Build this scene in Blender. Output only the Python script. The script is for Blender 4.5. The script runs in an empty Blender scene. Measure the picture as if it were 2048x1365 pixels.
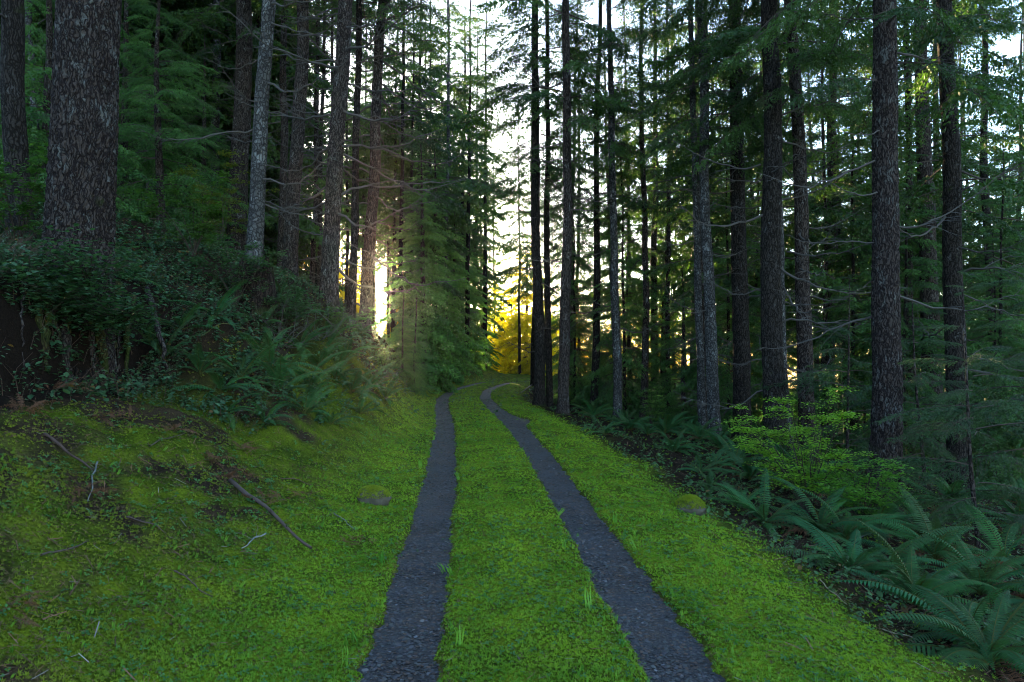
import bpy, math, random
import numpy as np
from mathutils import Vector, Matrix, Euler

rng = np.random.default_rng(11)
random.seed(11)
R = math.radians
scene = bpy.context.scene

# ------------------------------------------------------------------ camera
CAM_H = 1.78
PITCH = R(1.57)
cam_data = bpy.data.cameras.new("camera")
cam_data.sensor_width = 36.0
cam_data.lens = 24.0
cam_data.clip_start = 0.05
cam_data.clip_end = 3000
cam = bpy.data.objects.new("camera", cam_data)
cam.location = (0, 0, CAM_H)
cam.rotation_euler = (math.pi / 2 + PITCH, 0, 0)
scene.collection.objects.link(cam)
scene.camera = cam
scene.render.resolution_x, scene.render.resolution_y = 1024, 682

# ------------------------------------------------------------------ light
SUN_DIR = Vector((-0.193, 1.0, 0.090)).normalized()
sun_az = math.atan2(SUN_DIR.x, SUN_DIR.y)
sun_el = math.asin(SUN_DIR.z)
world = bpy.data.worlds.new("World")
scene.world = world
world.use_nodes = True
wn = world.node_tree.nodes
sky = wn.new("ShaderNodeTexSky")
sky.sky_type = 'NISHITA'
sky.sun_disc = False
sky.sun_elevation = sun_el
sky.sun_rotation = sun_az
sky.air_density = 0.8
sky.dust_density = 0.7
sky.ozone_density = 1.6
wn["Background"].inputs[1].default_value = 0.15
world.node_tree.links.new(sky.outputs[0], wn["Background"].inputs[0])
sd = bpy.data.lights.new("sun_lamp", 'SUN')
sd.energy = 5.0
sd.angle = R(0.5)
sd.color = (1.0, 0.74, 0.38)
sun = bpy.data.objects.new("sun_lamp", sd)
sun.rotation_euler = SUN_DIR.to_track_quat('Z', 'Y').to_euler()
scene.collection.objects.link(sun)

scene.view_settings.view_transform = 'Standard'
scene.view_settings.look = 'None'
scene.view_settings.exposure = 3.5
scene.view_settings.gamma = 1.0
cy = scene.cycles
cy.max_bounces = 6
cy.diffuse_bounces = 3
cy.glossy_bounces = 2
cy.transmission_bounces = 3
cy.transparent_max_bounces = 4
cy.use_denoising = True
cy.filter_width = 0.95
cy.sample_clamp_indirect = 4.0

# ------------------------------------------------------------------ numpy noise
def _hash(ix, iy, iz, s):
    h = (ix.astype(np.int64) * 374761393 + iy.astype(np.int64) * 668265263 + iz.astype(np.int64) * 2147483647 + s * 974634777) & 0xFFFFFFFF
    h = ((h ^ (h >> 13)) * 1274126177) & 0xFFFFFFFF
    h = ((h ^ (h >> 16)) * 2246822519) & 0xFFFFFFFF
    return (h ^ (h >> 15)).astype(np.float64) / 4294967295.0

def vnoise(x, y, z=None, s=0):
    x = np.asarray(x, float); y = np.asarray(y, float)
    z = np.zeros_like(x) if z is None else np.asarray(z, float)
    ix, iy, iz = np.floor(x), np.floor(y), np.floor(z)
    fx, fy, fz = x - ix, y - iy, z - iz
    fx = fx * fx * (3 - 2 * fx); fy = fy * fy * (3 - 2 * fy); fz = fz * fz * (3 - 2 * fz)
    def c(a, b, d): return _hash(ix + a, iy + b, iz + d, s)
    def lerp(a, b, t): return a + (b - a) * t
    return lerp(lerp(lerp(c(0, 0, 0), c(1, 0, 0), fx), lerp(c(0, 1, 0), c(1, 1, 0), fx), fy),
                lerp(lerp(c(0, 0, 1), c(1, 0, 1), fx), lerp(c(0, 1, 1), c(1, 1, 1), fx), fy), fz) * 2 - 1

def fbm(x, y, z=None, o=3, s=0):
    v = 0; a = 1.0; f = 1.0; t = 0
    for k in range(o):
        v = v + a * vnoise(np.asarray(x) * f, np.asarray(y) * f, None if z is None else np.asarray(z) * f, s + k)
        t += a; a *= 0.5; f *= 2.03
    return v / t

def worley(x, y, z, s=0):
    """F2 - F1 of a jittered 3D grid"""
    ix, iy, iz = np.floor(x), np.floor(y), np.floor(z)
    f1 = np.full(x.shape, 9.0); f2 = np.full(x.shape, 9.0)
    for a in (-1, 0, 1):
        for b in (-1, 0, 1):
            for c in (-1, 0, 1):
                X, Y, Z = ix + a, iy + b, iz + c
                d = np.sqrt((X + _hash(X, Y, Z, s) - x) ** 2 + (Y + _hash(X, Y, Z, s + 1) - y) ** 2 + (Z + _hash(X, Y, Z, s + 2) - z) ** 2)
                m = d < f1
                f2 = np.where(m, f1, np.minimum(f2, d)); f1 = np.where(m, d, f1)
    return f2 - f1

def sstep(a, b, x):
    t = np.clip((x - a) / (b - a), 0, 1)
    return t * t * (3 - 2 * t)

# ------------------------------------------------------------------ terrain shape
_yd = np.linspace(-60, 120, 1801)
_cp = np.array([(-60, 2.4), (-20, 1.1), (0, .40), (3.93, .17), (5.41, .07), (8.56, -.12), (11.8, -.38), (15.7, -.72), (21.5, -1.40),
                (26.2, -1.85), (31.6, -1.95), (35.2, -1.70), (40.4, -1.0), (45, .7), (50, 3.2), (55, 6.8), (60, 11.5), (70, 24), (120, 110)])
_k = np.exp(-np.linspace(-2, 2, 31) ** 2); _k /= _k.sum()
_cx = np.interp(_yd, _cp[:, 0], _cp[:, 1])
_cx = np.convolve(np.pad(_cx, 15, mode='edge'), _k, 'valid')
_zp = np.array([(-60, -.3), (0, -.02), (5, .02), (8.5, .1), (11.8, .2), (15.7, .27), (22, .3), (31, .33), (40, .43), (48, .42), (60, 0.1), (80, -1.5), (120, -6)])
_rz = np.convolve(np.pad(np.interp(_yd, _zp[:, 0], _zp[:, 1]), 15, mode='edge'), _k, 'valid')
_sl = np.gradient(_cx, _yd)

def cxf(y): return np.interp(y, _yd, _cx)
def ucoord(x, y):
    return (x - np.interp(y, _yd, _cx)) / np.sqrt(1 + np.interp(y, _yd, _sl) ** 2)

NEAR_P = np.array([(0, 0), (.6, .12), (1.4, .4), (2.4, .85), (3.3, 1.22), (3.65, 1.36), (3.8, 2.2), (4.05, 2.72), (6, 3.2), (9, 4.1), (20, 7.5), (60, 14), (600, 18)])
MID_P = np.array([(0, 0), (.6, .15), (1.4, .7), (2.2, 1.4), (3.0, 2.2), (4.0, 2.8), (6, 3.4), (9, 4.3), (20, 7.5), (60, 14), (600, 18)])
FAR_P = np.array([(0, 0), (.6, .38), (1.2, 1.2), (2.0, 2.4), (2.9, 3.2), (4.5, 3.95), (7, 4.7), (12, 6.0), (30, 9.5), (60, 13), (600, 18)])
RIGHT_P = np.array([(0, 0), (.8, -.16), (1.8, -.38), (4, -.68), (8, -1.2), (20, -3.6), (60, -13), (200, -25), (700, -30)])

def rutm(u, x, y):
    n = .03 * fbm(x * 2.3, y * 2.3, s=5) + .045 * fbm(x * 9, y * 9, s=6)
    d = np.abs(np.abs(u) - .80) + n
    w = np.where(u > 0, .225 + .36 * np.exp(-((y - 17.3) / 1.1) ** 2) * (u > .8), .225)
    return 1 - sstep(w - .035, w + .035, d)

def zfun(x, y):
    x = np.asarray(x, float); y = np.asarray(y, float)
    u = ucoord(x, y)
    z = np.interp(y, _yd, _rz)
    v = np.maximum(0, -u - 1.35)
    wob = (.18 + .2 * sstep(9, 12, y)) * vnoise(x * .45, y * .45, s=21)
    vv = np.maximum(0, v + wob * sstep(.8, 3, v))
    n_ = np.interp(vv, NEAR_P[:, 0], NEAR_P[:, 1]); m_ = np.interp(vv, MID_P[:, 0], MID_P[:, 1]); f_ = np.interp(vv, FAR_P[:, 0], FAR_P[:, 1])
    t1 = sstep(9.2, 11.5, y); t2 = sstep(11, 15.5, y)
    left = n_ * (1 - t1) + m_ * t1
    left = left * (1 - t2) + f_ * t2
    amp = np.interp(y, [-60, 24, 40, 50, 60, 120], [1, 1, .45, .15, .04, .0])
    w = np.maximum(0, u - 1.7)
    z = z + left * amp + np.interp(w, RIGHT_P[:, 0], RIGHT_P[:, 1])
    z = z - np.maximum(0, y - 62) * .05
    off = sstep(.2, 1.6, v) + sstep(.1, 1.2, w)
    z = z + off * (.10 * fbm(x * .9, y * .9, s=1) + .08 * fbm(x * 3.3, y * 3.3, s=2) + .03 * fbm(x * 7.5, y * 7.5, s=9)) + .012 * fbm(x * 2.2, y * 2.2, s=3)
    m = rutm(u, x, y)
    hump = .03 * np.exp(-(u / .45) ** 2)
    z = z + hump + (1 - m) * (.020 * fbm(x * 8, y * 8, s=4) + .006 + .03 * sstep(.3, 1.2, v) * fbm(x * 5, y * 5, s=8)) - .045 * m
    return z

def zf(x, y): return float(zfun(np.array([x]), np.array([y]))[0])

# pixel (2048 x 1365 survey of the place) -> world
_cr = cam.rotation_euler.to_matrix()
def ray(px, py):
    return (_cr @ Vector(((px - 1024) / 1365.33, (682.5 - py) / 1365.33, -1.0)))
def at(px, py, Y):
    d = ray(px, py); d = d * (Y / d.y)
    return Vector((d.x, d.y, d.z + CAM_H))
def hit(px, py):
    d = ray(px, py); d = d / d.y
    ys = np.exp(np.linspace(math.log(1.5), math.log(90), 1500))
    X, Z = d.x * ys, CAM_H + d.z * ys
    g = zfun(X, ys)
    k = np.argmax(Z < g)
    if not (Z < g).any(): k = len(ys) - 1
    return Vector((X[k], ys[k], g[k]))

# ------------------------------------------------------------------ mesh helpers
def mesh(name, V, groups, col=None, mats=(), midx=None, smooth=False):
    """groups: list of (n,k) face arrays; col: (nv,3) point colours"""
    me = bpy.data.meshes.new(name)
    V = np.ascontiguousarray(V, dtype=np.float32)
    me.vertices.add(len(V)); me.vertices.foreach_set("co", V.ravel())
    groups = [g for g in groups if len(g)]
    nl = sum(g.size for g in groups); nf = sum(len(g) for g in groups)
    me.loops.add(nl); me.loops.foreach_set("vertex_index", np.concatenate([g.ravel() for g in groups]).astype(np.int32))
    me.polygons.add(nf)
    tot = np.concatenate([np.full(len(g), g.shape[1]) for g in groups])
    st = np.concatenate([[0], np.cumsum(tot)[:-1]]).astype(np.int32)
    me.polygons.foreach_set("loop_start", st)
    for m in mats: me.materials.append(m)
    if midx is not None: me.polygons.foreach_set("material_index", np.asarray(midx, dtype=np.int32))
    me.polygons.foreach_set("use_smooth", np.full(nf, bool(smooth)))
    if col is not None:
        a = me.color_attributes.new("Col", 'FLOAT_COLOR', 'POINT')
        c = np.ones((len(V), 4), dtype=np.float32); c[:, :3] = col
        a.data.foreach_set("color", c.ravel())
    me.update(calc_edges=True)
    return me

def link(name, me, parent=None, loc=None):
    o = bpy.data.objects.new(name, me); scene.collection.objects.link(o)
    if parent is not None: o.parent = parent
    if loc is not None: o.location = loc
    return o

def tag(o, label=None, cat=None, group=None, kind=None):
    if label: o["label"] = label
    if cat: o["category"] = cat
    if group: o["group"] = group
    if kind: o["kind"] = kind
    return o

def empty(name, loc): 
    o = bpy.data.objects.new(name, None); scene.collection.objects.link(o)
    o.location = loc; o.empty_display_size = .2
    return o

def rotm(yaw, tilt, roll):
    """tilt about local y, roll about local x, then yaw about z.  arrays -> (n,3,3)"""
    cyw, syw = np.cos(yaw), np.sin(yaw); ct, st = np.cos(tilt), np.sin(tilt); cr, sr = np.cos(roll), np.sin(roll)
    n = len(yaw); o = np.zeros(n); l = np.ones(n)
    Rz = np.stack([cyw, -syw, o, syw, cyw, o, o, o, l], 1).reshape(n, 3, 3)
    Ry = np.stack([ct, o, -st, o, l, o, st, o, ct], 1).reshape(n, 3, 3)   # positive tilt lifts +x
    Rx = np.stack([l, o, o, o, cr, -sr, o, sr, cr], 1).reshape(n, 3, 3)
    return Rz @ Ry @ Rx

def inst(TV, TF, P, M, S):
    """instances of one template joined: returns V, F"""
    n = len(P); k = len(TV)
    S = np.asarray(S, float)
    if S.ndim == 0: S = np.full(n, float(S))
    if S.ndim == 1: S = S[:, None].repeat(3, 1)
    V = (TV[None] * S[:, None, :]) @ M.transpose(0, 2, 1) + P[:, None, :]
    F = (TF[None] + (np.arange(n) * k)[:, None, None]).reshape(-1, TF.shape[1])
    return V.reshape(-1, 3), F

class Bag:
    def __init__(s): s.V = []; s.G = {}; s.C = []; s.M = {}; s.n = 0
    def add(s, V, F, col=None, mat=0):
        s.V.append(V); k = F.shape[1]
        s.G.setdefault(k, []).append(F + s.n); s.M.setdefault(k, []).append(np.full(len(F), mat))
        c = np.zeros((len(V), 3)) + (np.array([.5, .5, .5]) if col is None else np.asarray(col))
        s.C.append(c); s.n += len(V)
    def mesh(s, name, mats, smooth=False):
        ks = sorted(s.G)
        return mesh(name, np.concatenate(s.V), [np.concatenate(s.G[k]) for k in ks], np.concatenate(s.C), mats,
                    np.concatenate([np.concatenate(s.M[k]) for k in ks]), smooth)

def tube(P, r, sides=6):
    """tapered tube through points P with radii r"""
    P = np.asarray(P, float); r = np.asarray(r, float); n = len(P)
    T = np.gradient(P, axis=0); T /= np.linalg.norm(T, axis=1)[:, None] + 1e-9
    ref = np.array([0, 0, 1.0]) if abs(T[0, 2]) < .9 else np.array([1.0, 0, 0])
    A = np.cross(T, ref); A /= np.linalg.norm(A, axis=1)[:, None] + 1e-9
    B = np.cross(T, A)
    a = np.linspace(0, 2 * np.pi, sides, endpoint=False)
    V = P[:, None] + r[:, None, None] * (np.cos(a)[None, :, None] * A[:, None] + np.sin(a)[None, :, None] * B[:, None])
    i = np.arange(n - 1)[:, None] * sides; j = np.arange(sides)[None]; j2 = (j + 1) % sides
    F = np.stack([i + j, i + j2, i + sides + j2, i + sides + j], -1).reshape(-1, 4)
    return V.reshape(-1, 3), F

# ------------------------------------------------------------------ materials
def newmat(name):
    m = bpy.data.materials.new(name); m.use_nodes = True
    return m, m.node_tree.nodes, m.node_tree.links, m.node_tree.nodes["Principled BSDF"]

def leafmat(name, rough=.5, trans=.35, spec=.5, tcol=(1.0, 1.0, .55)):
    m, N, L, P = newmat(name)
    a = N.new("ShaderNodeAttribute"); a.attribute_name = "Col"
    L.new(a.outputs["Color"], P.inputs["Base Color"])
    P.inputs["Roughness"].default_value = rough
    P.inputs["Specular IOR Level"].default_value = spec
    if trans > 0:
        t = N.new("ShaderNodeBsdfTranslucent")
        mul = N.new("ShaderNodeMix"); mul.data_type = 'RGBA'; mul.blend_type = 'MULTIPLY'; mul.inputs[0].default_value = 1
        L.new(a.outputs["Color"], mul.inputs[6]); mul.inputs[7].default_value = (*[c * 1.6 for c in tcol], 1)
        L.new(mul.outputs[2], t.inputs["Color"])
        mx = N.new("ShaderNodeMixShader"); mx.inputs[0].default_value = trans
        L.new(P.outputs[0], mx.inputs[1]); L.new(t.outputs[0], mx.inputs[2])
        L.new(mx.outputs[0], N["Material Output"].inputs["Surface"])
    return m

def barkmat(name, dark, mid, pale, moss=.0, fscale=(9, 9, 3), bump=.6, pthr=.58, rough=.9):
    m, N, L, P = newmat(name)
    tc = N.new("ShaderNodeTexCoord")
    n0 = N.new("ShaderNodeTexNoise"); n0.inputs["Scale"].default_value = 6; n0.inputs["Detail"].default_value = 3
    L.new(tc.outputs["Object"], n0.inputs["Vector"])
    off = N.new("ShaderNodeVectorMath"); off.operation = 'MULTIPLY_ADD'; off.inputs[1].default_value = (.16, .16, .30)
    L.new(n0.outputs["Color"], off.inputs[0]); L.new(tc.outputs["Object"], off.inputs[2])
    mp = N.new("ShaderNodeMapping"); mp.inputs["Scale"].default_value = fscale
    L.new(off.outputs[0], mp.inputs[0])
    v = N.new("ShaderNodeTexVoronoi"); v.feature = 'DISTANCE_TO_EDGE'; v.inputs["Scale"].default_value = 1.0
    L.new(mp.outputs[0], v.inputs["Vector"])
    v2 = N.new("ShaderNodeTexVoronoi"); v2.feature = 'F1'; v2.inputs["Scale"].default_value = 1.0; L.new(mp.outputs[0], v2.inputs["Vector"])
    n1 = N.new("ShaderNodeTexNoise"); n1.inputs["Scale"].default_value = 2.5; n1.inputs["Detail"].default_value = 8; n1.inputs["Roughness"].default_value = .7
    L.new(mp.outputs[0], n1.inputs["Vector"])
    e = N.new("ShaderNodeMapRange"); e.inputs[1].default_value = .0; e.inputs[2].default_value = .22; L.new(v.outputs["Distance"], e.inputs[0])
    h = N.new("ShaderNodeMath"); h.operation = 'MULTIPLY'; L.new(e.outputs[0], h.inputs[0]); L.new(n1.outputs[0], h.inputs[1])
    r1 = N.new("ShaderNodeValToRGB"); r1.color_ramp.elements[0].position = .12; r1.color_ramp.elements[0].color = (*dark, 1)
    r1.color_ramp.elements[1].position = .62; r1.color_ramp.elements[1].color = (*mid, 1)
    L.new(h.outputs[0], r1.inputs[0])
    n2 = N.new("ShaderNodeTexNoise"); n2.inputs["Scale"].default_value = 3.2; n2.inputs["Detail"].default_value = 8; n2.inputs["Roughness"].default_value = .75
    L.new(off.outputs[0], n2.inputs["Vector"])
    sepc = N.new("ShaderNodeSeparateColor"); L.new(v2.outputs["Color"], sepc.inputs[0])
    pl = N.new("ShaderNodeMath"); pl.operation = 'MULTIPLY_ADD'; pl.inputs[1].default_value = .14; L.new(sepc.outputs[0], pl.inputs[0]); L.new(n2.outputs[0], pl.inputs[2])
    r2 = N.new("ShaderNodeValToRGB"); r2.color_ramp.elements[0].position = pthr; r2.color_ramp.elements[1].position = pthr + .12
    L.new(pl.outputs[0], r2.inputs[0])
    pe = N.new("ShaderNodeMath"); pe.operation = 'MULTIPLY'; L.new(r2.outputs[0], pe.inputs[0]); L.new(e.outputs[0], pe.inputs[1])
    mx = N.new("ShaderNodeMix"); mx.data_type = 'RGBA'
    L.new(pe.outputs[0], mx.inputs[0]); L.new(r1.outputs[0], mx.inputs[6]); mx.inputs[7].default_value = (*pale, 1)
    sep = N.new("ShaderNodeSeparateXYZ"); L.new(tc.outputs["Object"], sep.inputs[0])
    n3 = N.new("ShaderNodeTexNoise"); n3.inputs["Scale"].default_value = 2.2; n3.inputs["Detail"].default_value = 7
    L.new(tc.outputs["Object"], n3.inputs["Vector"])
    mr = N.new("ShaderNodeMapRange"); mr.inputs[1].default_value = 0; mr.inputs[2].default_value = 2.5; mr.inputs[3].default_value = .15 * moss; mr.inputs[4].default_value = -.12 + .06 * moss
    L.new(sep.outputs[2], mr.inputs[0])
    ad = N.new("ShaderNodeMath"); ad.operation = 'ADD'; L.new(n3.outputs[0], ad.inputs[0]); L.new(mr.outputs[0], ad.inputs[1])
    r3 = N.new("ShaderNodeValToRGB"); r3.color_ramp.elements[0].position = .58; r3.color_ramp.elements[1].position = .74
    L.new(ad.outputs[0], r3.inputs[0])
    mx2 = N.new("ShaderNodeMix"); mx2.data_type = 'RGBA'
    L.new(r3.outputs[0], mx2.inputs[0]); L.new(mx.outputs[2], mx2.inputs[6]); mx2.inputs[7].default_value = (.030, .042, .008, 1)
    L.new(mx2.outputs[2], P.inputs["Base Color"])
    P.inputs["Roughness"].default_value = rough; P.inputs["Specular IOR Level"].default_value = .12
    b = N.new("ShaderNodeBump"); b.inputs["Strength"].default_value = bump; b.inputs["Distance"].default_value = .035
    L.new(h.outputs[0], b.inputs["Height"]); L.new(b.outputs[0], P.inputs["Normal"])
    return m

M_FOL = leafmat("conifer_needles", .55, .38, .4)
M_GOLD = leafmat("young_sunlit_gold_needles", .6, .6, .2, (1.0, 1.0, .4))  # young needles with the gold of the low sun put into their colour
M_COVER = leafmat("moss_and_clover", .6, .30, .3)
M_SALAL = leafmat("glossy_leaf", .5, .2, .32)
M_FERN = leafmat("fern_leaf", .65, .25, .12)
M_MAPLE = leafmat("maple_leaf", .5, .45, .4)
M_TWIG = leafmat("twig_wood", .85, 0, .3)
M_STONE = leafmat("gravel_stone", .7, 0, .4)
B_FIR = barkmat("bark_plated", (.012, .008, .008), (.072, .054, .048), (.115, .115, .11), .35, (24, 24, 4.6), 1.0, .60)
B_BROWN = barkmat("bark_brown", (.016, .011, .010), (.088, .068, .060), (.16, .155, .15), .3, (26, 26, 3.6), 1.0, .62)
B_PALE = barkmat("bark_pale", (.022, .020, .020), (.085, .080, .078), (.16, .16, .16), .2, (14, 14, 10), .8, .58)
B_DARK = barkmat("bark_dark", (.008, .006, .005), (.045, .036, .032), (.09, .086, .083), .5, (24, 24, 3.8), 1.0, .64)
B_ROT = barkmat("rotten_wood", (.008, .005, .004), (.040, .026, .020), (.08, .07, .065), .4, (22, 22, 2.6), 1.0, .66)

B_MOSSY = barkmat("mossy_root_bark", (.02, .015, .008), (.075, .070, .025), (.12, .12, .05), 1.6, (22, 22, 6), 1.0, .6)

# ------------------------------------------------------------------ ground
def axis(c0, c1, step, lo, hi, g=1.09):
    a = list(np.arange(c0, c1 + 1e-6, step))
    s = step; x = c1
    while x < hi: s *= g; x += s; a.append(x)
    s = step; x = c0; b = []
    while x > lo: s *= g; x -= s; b.append(x)
    return np.array(b[::-1] + a)

xs = axis(-2.6, 2.4, .045, -9, 9, 1.012)
xs = np.concatenate([axis(xs[0], xs[0], .1, -700, xs[0], 1.07)[:-1], xs, axis(xs[-1], xs[-1], .1, xs[-1], 700, 1.07)[1:]])
ys = [2.0]
while ys[-1] < 70: ys.append(ys[-1] + max(.045, ys[-1] * .0085))
s = .6
while ys[-1] < 900: s *= 1.08; ys.append(ys[-1] + s)
yb = [2.0]; s = .05
while yb[-1] > -200: s *= 1.12; yb.append(yb[-1] - s)
ys = np.array(yb[1:][::-1] + ys)
XX, YY = np.meshgrid(xs, ys)
ZZ = zfun(XX, YY)
U = ucoord(XX, YY); VL = np.maximum(0, -U - 1.35); WR = np.maximum(0, U - 1.7)

def shrub_edge(y):   # how far up the bank the bare moss reaches before the shrubs start
    return np.interp(y, [0, 7.5, 8.6, 10, 12, 15, 20, 40], [3.6, 3.6, 2.9, 1.7, 1.25, .75, .5, .4])

def mix(a, b, t): return a * (1 - t[..., None]) + b * t[..., None]
def ground_col(x, y):
    u = ucoord(x, y); v = np.maximum(0, -u - 1.35); w = np.maximum(0, u - 1.7)
    n = fbm(x * 1.3, y * 1.3, s=31); n2 = fbm(x * 5, y * 5, s=32); n3 = fbm(x * .5, y * .5, s=33)
    moss = mix(np.array([.045, .070, .006]), np.array([.130, .165, .010]), np.clip(.5 + .9 * n2 + .3 * n, 0, 1))
    soil = mix(np.array([.020, .013, .008]), np.array([.042, .027, .016]), np.clip(.5 + n2, 0, 1))
    bank = mix(moss * .75, soil, sstep(-.05, .35, n + .5 * n3 + .12 * v - .1))
    c = mix(moss, bank, sstep(.1, 1.2, v))
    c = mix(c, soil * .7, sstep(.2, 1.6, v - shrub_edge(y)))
    c = mix(c, np.array([.012, .008, .006]) + 0 * c, sstep(3.3, 3.6, v) * (1 - sstep(4.3, 4.8, v)) * (1 - sstep(10, 12, y)))  # near-black painted on the ledge face for the shade of the undercut hollow
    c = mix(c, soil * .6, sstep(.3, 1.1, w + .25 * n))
    c = mix(c, moss * .6, sstep(36, 46, y))
    far = sstep(10, 30, np.abs(u)) 
    c = mix(c, np.array([.025, .032, .014]) + 0 * c, far)
    c = mix(c, soil * 1.1 + np.array([.012, .006, .004]), rutm(u, x, y))
    return c
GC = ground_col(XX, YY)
ny, nx = XX.shape
i = np.arange(ny - 1)[:, None] * nx + np.arange(nx - 1)[None]
F = np.stack([i, i + 1, i + nx + 1, i + nx], -1).reshape(-1, 4)
m, N, L, P = newmat("forest_floor")
a = N.new("ShaderNodeAttribute"); a.attribute_name = "Col"
tc = N.new("ShaderNodeTexCoord"); n1 = N.new("ShaderNodeTexNoise"); n1.inputs["Scale"].default_value = 55; n1.inputs["Detail"].default_value = 6
L.new(tc.outputs["Object"], n1.inputs["Vector"])
mr = N.new("ShaderNodeMapRange"); mr.inputs[1].default_value = .3; mr.inputs[2].default_value = .7; mr.inputs[3].default_value = .45; mr.inputs[4].default_value = 1.4
L.new(n1.outputs[0], mr.inputs[0])
mu = N.new("ShaderNodeVectorMath"); mu.operation = 'SCALE'; L.new(a.outputs["Color"], mu.inputs[0]); L.new(mr.outputs[0], mu.inputs["Scale"])
L.new(mu.outputs[0], P.inputs["Base Color"]); P.inputs["Roughness"].default_value = 1; P.inputs["Specular IOR Level"].default_value = .04
b = N.new("ShaderNodeBump"); b.inputs["Strength"].default_value = .8; b.inputs["Distance"].default_value = .02; L.new(n1.outputs[0], b.inputs["Height"]); L.new(b.outputs[0], P.inputs["Normal"])
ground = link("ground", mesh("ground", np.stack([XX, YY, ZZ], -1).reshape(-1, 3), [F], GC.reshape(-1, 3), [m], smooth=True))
tag(ground, kind="structure")

# two wheel tracks of the lane: gravel beds lying in the ruts
m, N, L, P = newmat("track_gravel")
tc = N.new("ShaderNodeTexCoord")
v1 = N.new("ShaderNodeTexVoronoi"); v1.inputs["Scale"].default_value = 42; L.new(tc.outputs["Object"], v1.inputs["Vector"])
v2 = N.new("ShaderNodeTexNoise"); v2.inputs["Scale"].default_value = 2.5; v2.inputs["Detail"].default_value = 7; L.new(tc.outputs["Object"], v2.inputs["Vector"])
rp = N.new("ShaderNodeValToRGB"); rp.color_ramp.elements[0].position = .2; rp.color_ramp.elements[0].color = (.012, .012, .016, 1)
rp.color_ramp.elements[1].position = .9; rp.color_ramp.elements[1].color = (.028, .026, .029, 1)
L.new(v1.outputs["Color"], rp.inputs[0])
rq = N.new("ShaderNodeValToRGB"); rq.color_ramp.elements[0].position = .44; rq.color_ramp.elements[1].position = .62
L.new(v2.outputs[0], rq.inputs[0])
mx = N.new("ShaderNodeMix"); mx.data_type = 'RGBA'; L.new(rq.outputs[0], mx.inputs[0]); L.new(rp.outputs[0], mx.inputs[6]); mx.inputs[7].default_value = (.030, .019, .015, 1)
L.new(mx.outputs[2], P.inputs["Base Color"]); P.inputs["Roughness"].default_value = .75
b = N.new("ShaderNodeBump"); b.inputs["Strength"].default_value = .9; b.inputs["Distance"].default_value = .02; L.new(v1.outputs["Distance"], b.inputs["Height"]); L.new(b.outputs[0], P.inputs["Normal"])
M_TRACK = m
def strip(side):
    yy = [2.0]
    while yy[-1] < 64: yy.append(yy[-1] + max(.05, yy[-1] * .008))
    yy = np.array(list(np.arange(-12, 2, .3)) + yy)
    tt = np.linspace(-.34, .34 if side < 0 else .85, 25)
    T, Y = np.meshgrid(tt, yy)
    sl = np.interp(Y, _yd, _sl); k = 1 / np.sqrt(1 + sl ** 2)
    off = side * .80 + T
    X = cxf(Y) + off * k; Y2 = Y - off * sl * k
    u = ucoord(X, Y2)
    Z = np.interp(Y2, _yd, _rz) - .022 - .06 * np.clip((np.abs(np.abs(u) - .8) - .33) / .1, 0, 1) * (1 - .9 * np.exp(-((Y2 - 17.5) / 1.5) ** 2)) + .008 * fbm(X * 3, Y2 * 3, s=41) + .004 * fbm(X * 17, Y2 * 17, s=42)
    n_, m_ = X.shape
    i = np.arange(n_ - 1)[:, None] * m_ + np.arange(m_ - 1)[None]
    F = np.stack([i, i + 1, i + m_ + 1, i + m_], -1).reshape(-1, 4)
    o = link("gravel_path", mesh("gravel_path", np.stack([X, Y2, Z], -1).reshape(-1, 3), [F], None, [M_TRACK], smooth=True))
    tag(o, kind="structure")
strip(-1); strip(1)

# loose stones on the tracks
def octa(n_var=5):
    out = []
    base = np.array([(1, 0, 0), (0, 1, 0), (-1, 0, 0), (0, -1, 0), (.7, .7, .5), (-.7, .6, .55), (-.6, -.7, .5), (.6, -.7, .45), (0, 0, .8)], float)
    f = np.array([(0, 1, 4), (1, 2, 5), (2, 3, 6), (3, 0, 7), (1, 5, 4), (2, 6, 5), (3, 7, 6), (0, 4, 7), (4, 5, 8), (5, 6, 8), (6, 7, 8), (7, 4, 8)])
    for k in range(n_var):
        out.append((base * (1 + rng.uniform(-.3, .3, base.shape)) * np.array([1, .75, .5]), f))
    return out
bag = Bag()
for TV, TF in octa():
    n = 16000
    y = np.exp(rng.uniform(math.log(2.3), math.log(26), n)); sd_ = rng.choice([-1, 1], n)
    u = sd_ * .8 + rng.uniform(-.30, .30, n)
    x = cxf(y) + u * np.sqrt(1 + np.interp(y, _yd, _sl) ** 2)
    k = rutm(ucoord(x, y), x, y) > .35
    x, y = x[k], y[k]; n = len(x)
    z = np.interp(y, _yd, _rz) - .021
    big = rng.random(n) ** 3
    sc = (.004 + .016 * big ** 2) * (1 + .035 * (y - 3))
    col = np.array([.042, .040, .042]) * rng.uniform(.5, 1.5, (n, 1)) * (1 + rng.uniform(-.08, .08, (n, 3)))
    pl_ = rng.random(n) < .04; col[pl_] *= 2.2
    br = rng.random(n) < .22; col[br] = np.array([.055, .034, .026]) * rng.uniform(.7, 1.5, (br.sum(), 1))
    V, F = inst(TV, TF, np.stack([x, y, z], 1), rotm(rng.uniform(0, 6.28, n), rng.uniform(-.25, .25, n), rng.uniform(-.25, .25, n)), sc)
    bag.add(V, F, np.repeat(col, len(TV), 0))
tag(link("gravel", bag.mesh("gravel", [M_STONE])), "loose slate grey stone chips scattered in the two wheel tracks", "gravel", kind="stuff")

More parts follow.
